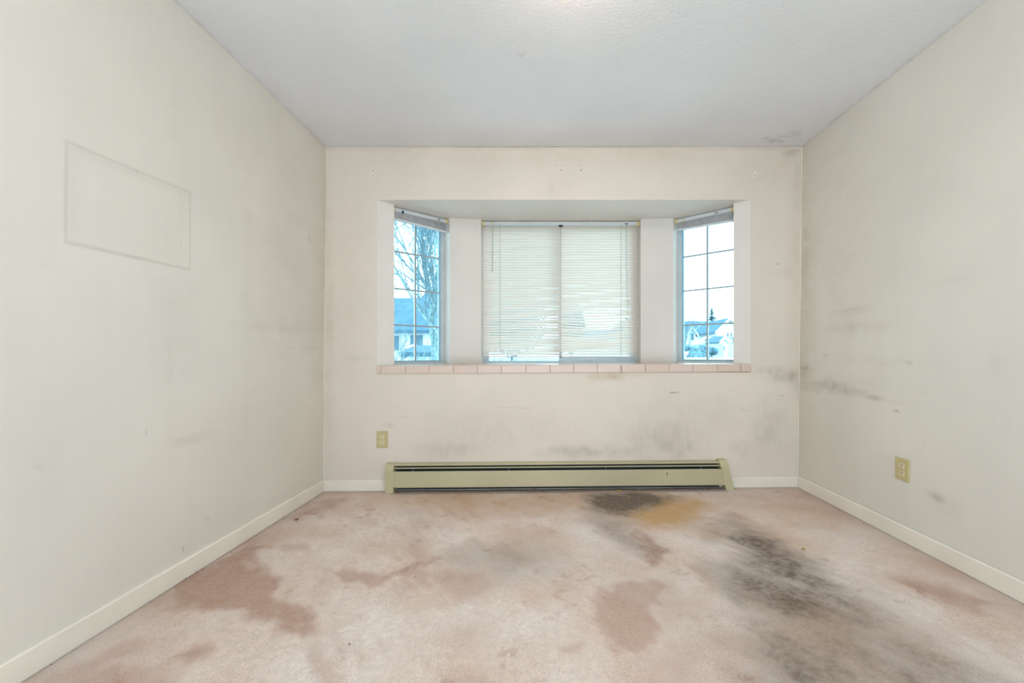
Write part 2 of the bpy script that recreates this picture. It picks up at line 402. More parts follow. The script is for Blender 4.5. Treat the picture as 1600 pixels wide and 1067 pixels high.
def carpet_mat():
    m, n, l, p = newmat('pink_carpet')
    tx = n.new('ShaderNodeTexCoord')
    at = n.new('ShaderNodeAttribute'); at.attribute_name = 'stain'
    sp = n.new('ShaderNodeSeparateColor'); l.new(at.outputs['Color'], sp.inputs['Color'])
    def noise(s, d=3):
        x = n.new('ShaderNodeTexNoise'); x.inputs['Scale'].default_value = s; x.inputs['Detail'].default_value = d
        l.new(tx.outputs['Object'], x.inputs['Vector']); return x.outputs['Fac']
    tuft = noise(330, 2); mid = noise(45, 4); big = noise(2.6, 5)
    rp = n.new('ShaderNodeValToRGB'); l.new(big, rp.inputs['Fac'])
    rp.color_ramp.elements[0].color = (0.79, 0.605, 0.49, 1); rp.color_ramp.elements[0].position = .33
    rp.color_ramp.elements[1].color = (0.93, 0.80, 0.72, 1); rp.color_ramp.elements[1].position = .62
    k = math_(n, l, 'MULTIPLY_ADD', mid, 1.1); k.node.inputs[2].default_value = .45
    c = mix(n, l, math_(n, l, 'MULTIPLY', sp.outputs['Green'], k, True), rp.outputs['Color'], (0.54, 0.325, 0.235))
    c = mix(n, l, math_(n, l, 'MULTIPLY', sp.outputs['Blue'], k, True), c, (0.68, 0.42, 0.19))
    c = mix(n, l, math_(n, l, 'MULTIPLY', sp.outputs['Red'], k, True), c, (0.185, 0.135, 0.095))
    t2 = math_(n, l, 'MULTIPLY_ADD', tuft, .95); t2.node.inputs[2].default_value = .52
    vm = n.new('ShaderNodeVectorMath'); vm.operation = 'SCALE'; l.new(c, vm.inputs[0]); t3 = math_(n, l, 'MULTIPLY_ADD', mid, .34); t3.node.inputs[2].default_value = .83
    l.new(math_(n, l, 'MULTIPLY', t2, t3), vm.inputs['Scale'])
    l.new(vm.outputs[0], p.inputs['Base Color']); p.inputs['Roughness'].default_value = .95
    p.inputs['Specular IOR Level'].default_value = .1
    p.inputs['Sheen Weight'].default_value = .15
    bp = n.new('ShaderNodeBump'); bp.inputs['Strength'].default_value = .7; bp.inputs['Distance'].default_value = .006
    h = math_(n, l, 'ADD', tuft, math_(n, l, 'MULTIPLY', mid, .8)); l.new(h, bp.inputs['Height']); l.new(bp.outputs['Normal'], p.inputs['Normal'])
    return m
M['carpet'] = carpet_mat()

us = np.linspace(XL0 - .02, XR0 + .02, 330); vs = np.concatenate([np.linspace(YR, .9, 60)[:-1], np.linspace(.9, YB + .01, 210)])
sl = MB().box(XL0 - .02, XR0 + .02, YR, YB + .01, -.12, -.035)
floor = grid_obj('floor', us, vs, lambda U, V: (U, V, fz(U) + (fbm(U, V, 2.5, 2) - .5) * .004), M['carpet'], carpet_stain, slab=(sl.v, sl.f))
floor['label'] = 'pale pink wall-to-wall carpet with dark grey, orange and brown stains'

# ---- walls
def spots(U, V, items):
    t = np.zeros(U.shape)
    rag = fbm(U + 1.7, V + 2.2, 14, 4)
    for cx, cy, rx, ry, s in items:
        t = np.maximum(t, s * np.exp(-(((U - cx) / rx) ** 2 + ((V - cy) / ry) ** 2)) * np.clip(rag * 1.9, 0, 1.4))
    return t
def B(px, py, rx, ry, s): x, z = onback(px, py); return (x, z, rx / 219, ry / 219, s)
def back_stain_tone(U, V):
    g = spots(U, V, [B(1232, 588, 30, 9, .42), B(1205, 580, 35, 7, .25), B(1248, 600, 10, 22, .25), B(1040, 690, 60, 40, .22), B(1075, 690, 14, 30, .2), B(905, 706, 60, 10, .30),
                     B(960, 705, 60, 12, .22), B(1200, 672, 26, 42, .2), B(1170, 700, 30, 14, .16), B(700, 702, 45, 12, .22), B(760, 670, 80, 40, .09), B(840, 670, 60, 30, .08), B(1100, 650, 120, 40, .07),
                     B(605, 664, 8, 4, .2), B(1235, 238, 16, 7, .25), B(1246, 320, 6, 90, .10), B(1230, 425, 30, 8, .06), B(515, 600, 8, 160, .10), B(860, 296, 5, 8, .06), B(560, 560, 26, 5, .08)])
    for a, b, w_, s in [((1048, 613), (1063, 614), .003, .6), ((1128, 639), (1150, 640), .003, .22), ((1158, 641), (1186, 642), .003, .22), ((1218, 618), (1224, 618), .003, .35), ((775, 636), (830, 638), .01, .14),
                        ((642, 582), (650, 582), .003, .3), ((625, 652), (634, 652), .003, .2), ((770, 689), (785, 688), .004, .2), ((700, 232), (860, 233), .008, .12), ((1080, 232), (1250, 232), .01, .16), ((510, 233), (640, 235), .008, .12)]:
        g = np.maximum(g, seg(U, V, onback(*a), onback(*b), w_) * s)
    y = spots(U, V, [B(950, 588, 26, 6, .55), B(985, 586, 26, 5, .25), B(512, 420, 10, 200, .12), B(1240, 420, 10, 200, .12), B(540, 400, 30, 200, .06), B(1210, 260, 70, 30, .12), B(880, 245, 380, 16, .10)])  # sill spots are stain; tall corner bands are warm light put into colour
    return g, y, np.zeros(U.shape)
ub = np.linspace(XL0 - .02, XR1 + .02, 330); vb = np.linspace(-.05, ZC + .03, 240)
# put grid lines exactly on the opening
for k in (AX0, AX1): ub[np.abs(ub - k).argmin()] = k
ZS0 = .83
vb[np.abs(vb - ZSOF).argmin()] = ZSOF; vb[np.abs(vb - ZS0).argmin()] = ZS0
th = .12
bk = MB()
bk.box(XL0 - .1, AX0, YB + .002, YB + th, -.12, ZC + .1).box(AX1, XR1 + .1, YB + .002, YB + th, -.12, ZC + .1)
bk.box(AX0, AX1, YB + .002, YB + th, ZSOF + .02, ZC + .1).box(AX0, AX1, YB + .002, YB + th, -.12, ZS0)
wall_back = grid_obj('wall_back', ub, vb, lambda U, V: (U, YB + 0 * U + (fbm(U, V, 1.2, 2) - .5) * .003, V), M['wall_back'], back_stain_tone,
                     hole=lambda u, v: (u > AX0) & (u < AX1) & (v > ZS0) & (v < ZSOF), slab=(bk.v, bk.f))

def L(px, py, rx, ry, s): y, z = onleft(px, py); k = (VX - px) / 1.542; return (y, z, rx * F / 1.542 / k ** 2 * 1.0, ry / k, s)
GY0, GY1, GZ0, GZ1 = 1.326, 1.796, CZ + .368, CZ + .700
def left_line(U, V):
    t = np.zeros(U.shape)
    c = [(GY0, GZ0), (GY1, GZ0 + .007), (GY1, GZ1 + .012), (GY0, GZ1 - .008)]
    for (a, b, s) in ((0, 1, 1.0), (1, 2, .6), (2, 3, .75), (3, 0, .65)):
        t = np.maximum(t, seg(U, V, c[a], c[b], .0065) * s)
    t = np.maximum(t, seg(U, V, (GY1 - .045, GZ0 + .02), (GY1 - .045, GZ1), .006) * .3)
    return t
def left_stain_tone(U, V):
    ln = left_line(U, V)
    g = ln * .26
    for (a, b, w_, s) in (((104, 228), (297, 303), .02, .07), ((112, 224), (112, 378), .02, .05)):
        g = np.maximum(g, seg(U, V, onleft(*a), onleft(*b), w_) * s)
    g = np.maximum(g, spots(U, V, [L(430, 512, 60, 6, .12), L(480, 545, 25, 5, .08), L(300, 686, 35, 5, .14), L(268, 560, 8, 120, .06), L(385, 500, 8, 200, .05), L(66, 416, 10, 5, .08), L(270, 190, 6, 80, .04), L(60, 700, 60, 120, .04), L(280, 470, 30, 180, .04)]))
    for a, b, w_, s in [((211, 266), (214, 269), .003, .6), ((60, 730), (62, 732), .004, .3), ((388, 331), (389, 332), .005, .4), ((482, 373), (484, 374), .006, .4), ((229, 673), (231, 674), .004, .4), ((272, 166), (273, 167), .004, .3),
                        ((289, 857), (290, 861), .003, .7), ((269, 619), (270, 621), .004, .25), ((325, 810), (327, 812), .004, .4)]:
        g = np.maximum(g, seg(U, V, onleft(*a), onleft(*b), w_) * s)
    y = spots(U, V, [L(500, 420, 20, 260, .14), L(450, 400, 50, 260, .09), L(400, 250, 60, 60, .06), L(300, 686, 30, 6, .12)])  # warm bounce light painted towards the window corner; last spot is stain
    b = seg(U, V, (GY0, GZ0 - .03), (GY1, GZ0 - .03), .03) * .12 + seg(U, V, (GY1 + .03, GZ0), (GY1 + .03, GZ1), .03) * .10
    return g, y, b
def fineaxis(a, b, step, f0, f1, fs):
    return np.unique(np.round(np.concatenate([np.arange(a, f0, step), np.arange(f0, f1, fs), np.arange(f1, b, step), [b]]), 5))
ul = fineaxis(YR, YB, .02, GY0 - .03, GY1 + .03, .004); vl = fineaxis(-.05, ZC + .03, .02, GZ0 - .03, GZ1 + .03, .004)
def lw(U, V): return (xl(V) + .0014 * left_line(U, V) + (fbm(U, V, 1.1, 2) - .5) * .003, U, V)
ls = MB().box(XL0 - .12, XL0 - .01, YR - .1, YB + .1, -.12, ZC + .1)
wall_left = grid_obj('wall_left', ul, vl, lw, M['wall_side'], left_stain_tone, slab=(ls.v, ls.f), flip=True)

def Rr(px, py, rx, ry, s): y, z = onright(px, py); k = (px - VX) / 1.845; return (y, z, rx * F / 1.845 / k ** 2, ry / k, s)
def right_stain_tone(U, V):
    g = spots(U, V, [Rr(1256, 576, 7, 12, .40), Rr(1262, 600, 20, 12, .16), Rr(1296, 602, 26, 9, .36), Rr(1325, 610, 26, 6, .32), Rr(1366, 621, 14, 4, .42), Rr(1335, 512, 50, 8, .14), Rr(1330, 485, 30, 5, .12), Rr(1400, 628, 26, 3, .14),
                     Rr(1465, 777, 14, 8, .38), Rr(1480, 790, 26, 20, .10), Rr(1350, 565, 80, 10, .07), Rr(1480, 440, 40, 4, .06), Rr(1575, 570, 50, 30, .05), Rr(1340, 590, 60, 30, .06), Rr(1256, 420, 6, 170, .10)])
    for a, b, w_, s in [((1396, 640), (1405, 642), .003, .9), ((1275, 594), (1330, 599), .004, .30), ((1278, 613), (1330, 618), .004, .22), ((1446, 611), (1446, 612), .003, .35), ((1445, 689), (1446, 689), .003, .35), ((1416, 567), (1425, 567), .003, .3),
                        ((1287, 556), (1292, 554), .004, .35), ((1562, 668), (1564, 670), .004, .3), ((1275, 596), (1276, 615), .006, .35), ((1362, 620), (1375, 623), .004, .45)]:
        g = np.maximum(g, seg(U, V, onright(*a), onright(*b), w_) * s)
    y = spots(U, V, [Rr(1262, 420, 20, 260, .14), Rr(1310, 400, 50, 260, .09), Rr(1290, 250, 40, 40, .1)])  # warm corner light put into the wall colour
    return g, y, np.zeros(U.shape)
ur = np.arange(YR, YB + .005, .0125); ur[-1] = YB; vr = np.arange(-.05, ZC + .03, .0125)
rs = MB().box(XR1 + .01, XR1 + .12, YR - .1, YB + .1, -.12, ZC + .1)
wall_right = grid_obj('wall_right', ur, vr, lambda U, V: (xr(V) + (fbm(U, V, 1.1, 2) - .5) * .003, U, V), M['wall_side'], right_stain_tone, slab=(rs.v, rs.f))

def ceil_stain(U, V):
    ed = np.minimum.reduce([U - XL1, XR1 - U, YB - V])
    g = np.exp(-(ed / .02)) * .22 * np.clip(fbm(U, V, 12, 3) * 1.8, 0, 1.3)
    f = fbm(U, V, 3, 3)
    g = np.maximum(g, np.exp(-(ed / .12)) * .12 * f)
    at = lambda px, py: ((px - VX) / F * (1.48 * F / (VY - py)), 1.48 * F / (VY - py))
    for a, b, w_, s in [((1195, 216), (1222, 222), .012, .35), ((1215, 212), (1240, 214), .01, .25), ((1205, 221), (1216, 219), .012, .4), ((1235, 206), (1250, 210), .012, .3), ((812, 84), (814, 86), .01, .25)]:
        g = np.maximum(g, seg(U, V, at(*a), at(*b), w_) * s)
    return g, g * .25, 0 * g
uc = np.linspace(XL1 - .02, XR1 + .02, 170); vc = np.linspace(YR, YB + .01, 200)
cs = MB().box(XL1 - .12, XR1 + .12, YR - .1, YB + .12, ZC + .01, ZC + .12)
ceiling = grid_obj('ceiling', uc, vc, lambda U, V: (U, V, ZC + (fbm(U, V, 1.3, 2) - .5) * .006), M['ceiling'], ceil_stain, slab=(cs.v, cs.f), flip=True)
tag(MB().box(XL0 - .1, XR1 + .1, YR - .12, YR, -.12, ZC + .1).build('wall_rear', M['bay']), kind='structure')

# ---- bay recess: jambs, piers, soffit
n45 = Vector((-.6495, .7604)); u45 = Vector((.7604, .6495))
P0 = Vector((-.7335, 3.306)); W1 = P0 + n45 * .1
P0r = Vector((1.070, 3.309)); nr = Vector((.6495, .7604)); ur_ = Vector((.7604, -.6495)); W1r = P0r + nr * .1
jm = [(AX0, YB), (-1.076, 3.008), (-1.141, 3.084), (-1.20, 3.17), (-1.42, 3.06), (-1.42, YB + .003), (AX0 - .002, YB + .003)]
for nm, poly in (('bay_jamb', jm),
                 ('bay_jamb', [(AX1, YB), (1.404, 2.983), (1.469, 3.059), (1.53, 3.15), (1.75, 3.06), (1.75, YB + .003), (AX1 + .002, YB + .003)]),
                 ('bay_pier', [P0[:], (-.486, 3.335), (-.486, 3.53), (-.80, 3.56), (W1 + n45 * .07)[:]]),
                 ('bay_pier', [P0r[:], (.812, 3.325), (.812, 3.53), (1.13, 3.56), (W1r + nr * .07)[:]])):
    MB().prism(poly, 0, 0, lambda x: sz(x) - .03, lambda x: ZSOF + .02).build(nm, M['bay'], wall_back)
MB().prism([(AX0 - .001, YB + .001), (AX1 + .001, YB + .001), (1.80, YB + .13), (1.55, 3.25), (1.15, 3.62), (-.82, 3.62), (-1.25, 3.25), (-1.46, YB + .13)], ZSOF, ZSOF + .1).build('bay_soffit', M['bay'], wall_back)
MB().prism([(AX0 + .001, YB + .004), (AX1 - .001, YB + .004), (1.72, YB + .13), (1.55, 3.25), (1.15, 3.60), (-.82, 3.60), (-1.25, 3.25), (-1.40, YB + .13)], 0, 0, lambda x: sz(x) - .12, lambda x: sz(x) - .010).build('bay_sill_base', M['grout'], wall_back)

# ---- tiled sill: every tile on its own
sill = empty('trim_1', (0, 0, 0)); sill['kind'] = 'structure'; sill['label'] = 'sill of pink glazed tiles along the foot of the bay window'
bx = [588, 595.5, 633, 670.6, 708, 745.7, 783.6, 821.6, 859.5, 896.5, 933.4, 970.6, 1008.5, 1046.2, 1083, 1120.4, 1157.6, 1173]
Xs = [(p - VX) / F * 2.909 for p in bx]
gap = {11: .007, 12: .005}
MB().prism([(Xs[0], YB - .003), (Xs[-1], YB - .003), (Xs[-1], YB + .01), (Xs[0], YB + .01)], 0, 0, lambda x: sz(x) - .055, lambda x: sz(x) - .004).build('grout', M['grout'], sill)
for i in range(len(Xs) - 1):
    g0 = gap.get(i, .0018) / 2; g1 = gap.get(i + 1, .0018) / 2
    x0, x1 = Xs[i] + g0, Xs[i + 1] - g1; xm = (x0 + x1) / 2; dz = random.uniform(-.0008, .0008)
    t = MB().cbox(x0 - xm, x1 - xm, -.011 + random.uniform(-.001, .001), 0, -.056 + dz, -.0005 + dz, .0022).build('tile', M['tile'], sill)
    t.location = (xm, YB, sz(xm)); t.rotation_euler = (0, -.0055, 0)
def clip(poly, a, b):
    """keep the part of poly left of the line a->b"""
    out = []; sd = lambda p: (b[0] - a[0]) * (p[1] - a[1]) - (b[1] - a[1]) * (p[0] - a[0])
    for i in range(len(poly)):
        p, q = poly[i], poly[(i + 1) % len(poly)]; s, t = sd(p), sd(q)
        if s >= 0: out.append(p)
        if s * t < 0: k = s / (s - t); out.append((p[0] + (q[0] - p[0]) * k, p[1] + (q[1] - p[1]) * k))
    return out
recess = [(AX0, YB), (AX1, YB), (1.404, 2.983), (1.485, 3.07), (1.12, 3.40), (P0r[0], P0r[1]), (.812, 3.325), (.812, 3.45), (-.486, 3.45), (-.486, 3.335), (P0[0], P0[1]), (-.80, 3.40), (-1.165, 3.07), (-1.076, 3.008)]
hull = [(AX0, YB), (AX1, YB), (1.53, 3.09), (1.15, 3.44), (-.82, 3.44), (-1.20, 3.09)]
for r in range(4):
    y0, y1 = YB + .001 + r * .17, YB + .001 + (r + 1) * .17 - .0018
    for i in range(-2, len(Xs) + 1):
        a = Xs[1] + (i - 1) * .1703; x0, x1 = a + .0009, a + .1703 - .0009
        p = [(x0, y0), (x1, y0), (x1, y1), (x0, y1)]
        for k in range(len(hull)):
            p = clip(p, hull[k], hull[(k + 1) % len(hull)])
            if not p: break
        if len(p) < 3: continue
        ar = abs(sum(p[k][0] * p[(k + 1) % len(p)][1] - p[(k + 1) % len(p)][0] * p[k][1] for k in range(len(p)))) / 2
        if ar < .0015: continue
        MB().prism(p, 0, 0, lambda x: sz(x) - .010, lambda x: sz(x)).build('tile', M['tile'], sill)

# ---- skirting boards
def skirt(name, a, b, nrm, h=.079, t=.013):
    """board from a to b (x, y), its face pushed out along nrm"""
    prof = [(0, -.01), (t, -.01), (t, h - .006), (t - .004, h), (0, h)]
    m = MB(); vs = []
    N = 24
    for i in range(N + 1):
        k = i / N; x, y = a[0] + (b[0] - a[0]) * k, a[1] + (b[1] - a[1]) * k
        for d, z in prof: vs.append((x + nrm[0] * d, y + nrm[1] * d, fz(x) + z))
    n = len(prof)
    fs = [(i * n + j, i * n + (j + 1) % n, (i + 1) * n + (j + 1) % n, (i + 1) * n + j) for i in range(N) for j in range(n)]
    fs += [tuple(range(n)), tuple(range(N * n, N * n + n))[::-1]]
    m.add(vs, fs); o = m.build(name, M['trim']); o['kind'] = 'structure'
    return o
skirt('baseboard_left', (XL0 + .001, YB - .0), (XL0 + .001, YR), (1, 0), h=.083)
skirt('baseboard_right', (XR0 - .001, YR), (XR0 - .001, YB), (-1, 0), h=.079)
skirt('baseboard_back', (XL0 + .012, YB - .001), (-1.088, YB - .001), (0, -1), h=.077)
skirt('baseboard_back', (1.352, YB - .001), (XR0 - .012, YB - .001), (0, -1), h=.075)
# beads of caulk in the corners
c = MB().tube([(XL1 + .004, YB - .003, ZC - .004), (.1, YB - .003, ZC - .005), (XR1 - .004, YB - .003, ZC - .003)], .0045, 6)
tag(c.build('trim_2', M['caulk']), 'thin cream bead of caulk between ceiling and window wall', kind='structure')
c = MB().tube([(XR0 - .003, YB - .003, .09), (xr(1.2) - .003, YB - .003, 1.2), (XR1 - .003, YB - .003, ZC)], .0045, 6)
tag(c.build('trim_3', M['caulk']), 'thin cream bead of caulk in the right corner', kind='structure')
c = MB().tube([(XL0 + .003, YB - .003, .08), (xl(1.2) + .003, YB - .003, 1.2), (XL1 + .003, YB - .003, ZC)], .0035, 6)
tag(c.build('trim_4', M['caulk']), 'thin cream bead of caulk in the left corner', kind='structure')

# ------------------------------------------------------------------ windows
def bar(mb, x0, x1, y0, y1, z0, z1): mb.box(x0, x1, y0, y1, z0, z1); return mb
def side_window(name, org, ang, wid, xm, zb, zbars, label):
    w = empty(name, (org[0], org[1], 0), ang); w['kind'] = 'structure'; w['label'] = label
    zt = ZSOF + .005; zs = sz(org[0]) - .004; z0 = CZ + zb; fw = .030
    m = MB()
    bar(m, 0, fw, 0, .055, zs, zt); bar(m, wid - fw, wid, 0, .055, zs, zt)
    bar(m, fw, wid - fw, 0, .055, zs, z0); bar(m, fw, wid - fw, 0, .055, zt - .035, zt)
    m.build('frame', M['alu'], w)
    # narrow inner bead round the glass
    m = MB(); b = .009
    bar(m, fw, fw + b, .012, .040, z0, zt - .035); bar(m, wid - fw - b, wid - fw, .012, .040, z0, zt - .035)
    bar(m, fw + b, wid - fw - b, .012, .040, z0, z0 + b)
    m.build('glazing_bead', M['bead'], w)
    # low inner ledge
    MB().box(.0, wid, -.016, 0, zs, zs + .010).build('ledge', M['casing'], w)
    g0, g1 = fw + b, wid - fw - b; zz = [z0 + b] + [CZ + z for z in sorted(zbars)] + [zt - .035]
    MB().box(xm - .0065, xm + .0065, .016, .034, zz[0], zz[-1]).build('muntin', M['muntin'], w)
    for z in zz[1:-1]:
        MB().box(g0, xm - .0065, .017, .033, z - .0055, z + .0055).build('muntin', M['muntin'], w)
        MB().box(xm + .0065, g1, .017, .033, z - .0055, z + .0055).build('muntin', M['muntin'], w)
    for i in range(len(zz) - 1):
        a = zz[i] + (.0055 if i else 0); c = zz[i + 1] - (.0055 if i < len(zz) - 2 else 0)
        MB().box(g0, xm - .0065, .023, .027, a, c).build('pane', M['glass'], w)
        MB().box(xm + .0065, g1, .023, .027, a, c).build('pane', M['glass'], w)
    return w
A45 = math.atan2(.6495, .7604)
WO = W1 - u45 * .482
win1 = side_window('window_1', WO, A45, .482, .482 - .239, -.050, (.796, .512, .232), 'narrow left side window of the bay, eight panes, bare tree behind')
win3 = side_window('window_3', W1r, -A45, .465, .2295, -.043, (.808, .528, .246), 'narrow right side window of the bay, eight panes, houses behind')
win2 = empty('window_2', (-.486, 3.44, 0)); win2['kind'] = 'structure'; win2['label'] = 'wide sliding middle window of the bay behind the lowered blind'
W2 = 1.298; zt = ZSOF + .005; zs = sz(.2) - .006; xmid = .167 + .486
m = MB(); m.box(0, .022, 0, .08, zs, zt).box(W2 - .022, W2, 0, .08, zs, zt).box(.022, W2 - .022, 0, .08, zs, CZ - .056).box(.022, W2 - .022, 0, .08, zt - .03, zt)
m.build('frame', M['alu'], win2)
m = MB(); m.box(xmid - .014, xmid + .014, .008, .034, CZ - .056, zt - .03).box(W2 - .050, W2 - .022, .008, .034, CZ - .056, zt - .03)
m.box(xmid + .014, W2 - .050, .008, .034, CZ - .056, CZ - .015).box(xmid + .014, W2 - .050, .008, .034, zt - .055, zt - .03)
m.build('sash', M['alu'], win2)
m = MB(); m.box(.022, .045, .042, .068, CZ - .056, zt - .03).box(xmid - .012, xmid + .012, .042, .068, CZ - .056, zt - .03)
m.box(.045, xmid - .012, .042, .068, CZ - .056, CZ - .047).box(.045, xmid - .012, .042, .068, zt - .05, zt - .03)
m.build('sash', M['alu'], win2)
MB().box(xmid + .014, W2 - .050, .018, .022, CZ - .015, zt - .055).build('pane', M['glass'], win2)
MB().box(.045, xmid - .012, .053, .057, CZ - .047, zt - .05).build('pane', M['glass'], win2)
MB().cbox(xmid - .010, xmid + .012, -.002, .008, CZ - .02, CZ + .03, .003).build('latch', M['dark'], win2)
MB().box(.0, W2, -.02, 0, zs, zs + .010).build('ledge', M['casing'], win2)

# ------------------------------------------------------------------ blinds
def slat_mesh(name, x0, x1, width, tilt, sag=None, n=1, mat=None, crown=.0030):
    vs = []; fs = []; K = 5
    for i in range(n + 1):
        x = x0 + (x1 - x0) * i / n; dz, tw = sag(x) if sag else (0, 0)
        for j in range(K):
            s = (j / (K - 1) - .5) * width; h = crown * (1 - (2 * j / (K - 1) - 1) ** 2)
            a = tilt + tw
            vs.append((x, s * math.cos(a) + h * math.sin(a), -s * math.sin(a) + h * math.cos(a) + dz))
    for i in range(n):
        for j in range(K - 1):
            fs.append((i * K + j, (i + 1) * K + j, (i + 1) * K + j + 1, i * K + j + 1))
    return MB().add(vs, fs)

def headrail(root, w, ztop, y0=-.068, y1=-.042):
    z0 = ztop - .028
    m = MB().cbox(.012, w - .012, y0, y1, z0, ztop, .002).build('headrail', M['rail'], root)
    for x in (-.003, w - .021):
        b = MB().cbox(x, x + .024, y0 - .004, y1 + .002, z0 - .003, ztop + .002, .003).build('bracket', M['ivory'], root)
    return m

# middle, lowered blind
mid = empty('venetian_blind', (-.486, 3.44, 0))
tag(mid, 'lowered white slatted blind with a sagging lower right part in the middle window', 'blind', 'blinds in the bay window')
BW = 1.292
headrail(mid, BW + .004, ZSOF - .007)
N = 50; ZT = CZ + 1.056; PITCH = .0214
for i in range(N):
    z = ZT - i * PITCH; zr = z - CZ
    def sag(x, zr=zr, i=i):
        X = x - .486
        f = sm(np.array((.42 - zr) / .22)) * sm(np.array((zr - .03) / .11))
        d = -.017 * math.exp(-((X - .42) / .20) ** 2) * float(f)
        d += -.0035 * math.exp(-((X + .1) / .4) ** 2) * math.exp(-i / 2.0) + .0010 * math.sin(X * 9 + i * 1.7)
        f2 = float(sm(np.array((.40 - zr) / .1)) * sm(np.array((zr - .06) / .1)))
        tw = -.13 * math.exp(-((X - .40) / .22) ** 2) * f2 - .10 * math.exp(-((X + .28) / .25) ** 2) * f2
        tw += .04 * math.sin(X * 5 + i * 2.1)
        return d, tw
    tl = math.radians(float(np.interp(zr, [0, .04, .06, .14, .17, .62, .70], [49, 50, 57, 57, 51, 51, 59])))
    o = slat_mesh('slat', .008, BW - .006, .0255, tl, sag, n=26).build('slat', M['slat'], mid, smooth=True)
    o.location = (0, -.055, z)
zbot = ZT - N * PITCH
MB().cbox(.008, BW - .006, -.066, -.044, zbot - .003, zbot + .007, .003).build('bottom_rail', M['rail'], mid)
for X in (-.337, .163, .660):
    x = X + .486
    MB().tube([(x, -.0685, ZSOF - .03), (x, -.0675, CZ + .5), (x, -.0685, zbot)], .0014, 5).build('ladder_cord', M['cord'], mid)
    MB().tube([(x + .004, -.042, ZSOF - .03), (x + .004, -.042, zbot)], .0010, 5).build('ladder_cord', M['cord'], mid)
x = -.395 + .486
MB().tube([(x, -.078, ZSOF - .036), (x, -.079, CZ + .9), (x - .003, -.080, CZ + .688)], .0034, 6).build('wand', M['wand'], mid)
MB().cbox(x - .006, x + .006, -.082, -.068, ZSOF - .034, ZSOF - .014, .002).build('wand_hook', M['ivory'], mid)
x = .705 + .486
MB().tube([(x, -.076, ZSOF - .03), (x - .003, -.079, CZ + .8), (x + .002, -.079, CZ + .5), (x + .008, -.079, CZ + .40), (x + .002, -.079, CZ + .34)], .0017, 5).build('pull_cord', M['cord'], mid)
MB().tube([(x, -.072, ZSOF - .03), (x + .004, -.076, CZ + .8), (x + .010, -.077, CZ + .46), (x + .022, -.077, CZ + .43), (x + .016, -.077, CZ + .37), (x - .002, -.078, CZ + .31)], .0010, 5).build('pull_cord', M['cordw'], mid)
MB().lathe([(.001, .022), (.003, .02), (.006, .0), (.001, -.001)], 10, (x, -.079, CZ + .29)).build('tassel', M['wand'], mid, smooth=True)
MB().cbox(x - .012, x + .012, -.071, -.066, ZSOF - .030, ZSOF - .022, .002).build('cord_lock', M['dark'], mid)
MB().box(.16 + .486 - .012, .16 + .486 + .02, -.070, -.062, ZSOF - .050, ZSOF - .036).build('cord_clip', M['dark'], mid)
for xx in (.39, .86): MB().box(xx, xx + .014, -.0695, -.066, ZSOF - .030, ZSOF - .026).build('rail_clip', M['cord'], mid)

def thick(m, t=.0015):
    n = len(m.v); m.v += [(x, y, z - t) for x, y, z in m.v]; f0 = list(m.f); m.f += [tuple(i + n for i in f[::-1]) for f in f0]
    cnt = {}
    for f in f0:
        for a, b in zip(f, f[1:] + f[:1]): cnt[(a, b)] = 1
    for (a, b) in list(cnt):
        if (b, a) not in cnt: m.f.append((b, a, a + n, b + n))
    return m
def raised(name, org, ang, x0, x1, label, dz_l, dz_r, wand_side, cordx, wandx):
    r = empty(name, (org[0], org[1], 0), ang)
    tag(r, label, 'blind', 'blinds in the bay window')
    w = x1 - x0
    k = empty('x', (0, 0, 0))
    bpy.data.objects.remove(k)
    ztop = ZSOF - .007; z0 = ztop - .028
    MB().cbox(x0 + .012, x1 - .012, -.068, -.042, z0, ztop, .002).build('headrail', M['rail'], r)
    for x in (x0 - .003, x1 - .021):
        MB().cbox(x, x + .024, -.072, -.040, z0 - .003, ztop + .002, .003).build('bracket', M['ivory'], r)
    n = 20
    for i in range(n):
        a = i / (n - 1)
        zl = z0 - .004 - a * dz_l; zr_ = z0 - .004 - a * dz_r
        rr = random.Random(i * 7 + int(x1 * 100)); ph = rr.uniform(0, 6)
        sl = slat_mesh('slat', x0 + .010, x1 - .008, .0255, rr.uniform(-.06, .06),
                       lambda x: (zl + (zr_ - zl) * (x - x0) / w + .0009 * math.sin(x * 30 + ph), 0), n=10, crown=.0014)
        o = thick(sl).build('slat', M['slatgrey'], r); o.location = (0, -.055 + rr.uniform(-.0015, .0015), 0)
    zl = z0 - .006 - dz_l; zr_ = z0 - .006 - dz_r
    m = MB(); v = []
    for x, z in ((x0 + .010, zl), (x1 - .006, zr_)):
        v += [(x, -.068, z - .010), (x, -.042, z - .010), (x, -.042, z), (x, -.068, z)]
    m.add(v, [(0, 1, 2, 3), (7, 6, 5, 4), (0, 4, 5, 1), (1, 5, 6, 2), (2, 6, 7, 3), (3, 7, 4, 0)])
    m.build('bottom_rail', M['rail'], r)
    for x in (x0 + w * .30, x0 + w * .70):
        MB().tube([(x, -.070, z0), (x + .004, -.0715, z0 - .02), (x - .003, -.0715, z0 - .04), (x, -.070, zl - .01)], .0016, 5).build('ladder_cord', M['cordw'], r)
    MB().cbox(wandx - .006, wandx + .006, -.078, -.067, z0 - .006, z0 + .014, .002).build('wand_hook', M['ivory' if wand_side else 'dark'], r)
    MB().box(cordx - .009, cordx + .009, -.072, -.066, z0 + .010, z0 + .016).build('cord_lock', M['dark'], r)
    return r, z0, zl
lb, z0, zl = raised('venetian_blind', WO, A45, .030, .478, 'white slatted blind pulled up to the top of the left side window', .046, .060, 0, .405, .105)
MB().tube([(.405, -.074, z0 + .01), (.407, -.078, z0 - .03), (.406, -.078, z0 - .055)], .0014, 5).build('pull_cord', M['cordw'], lb)
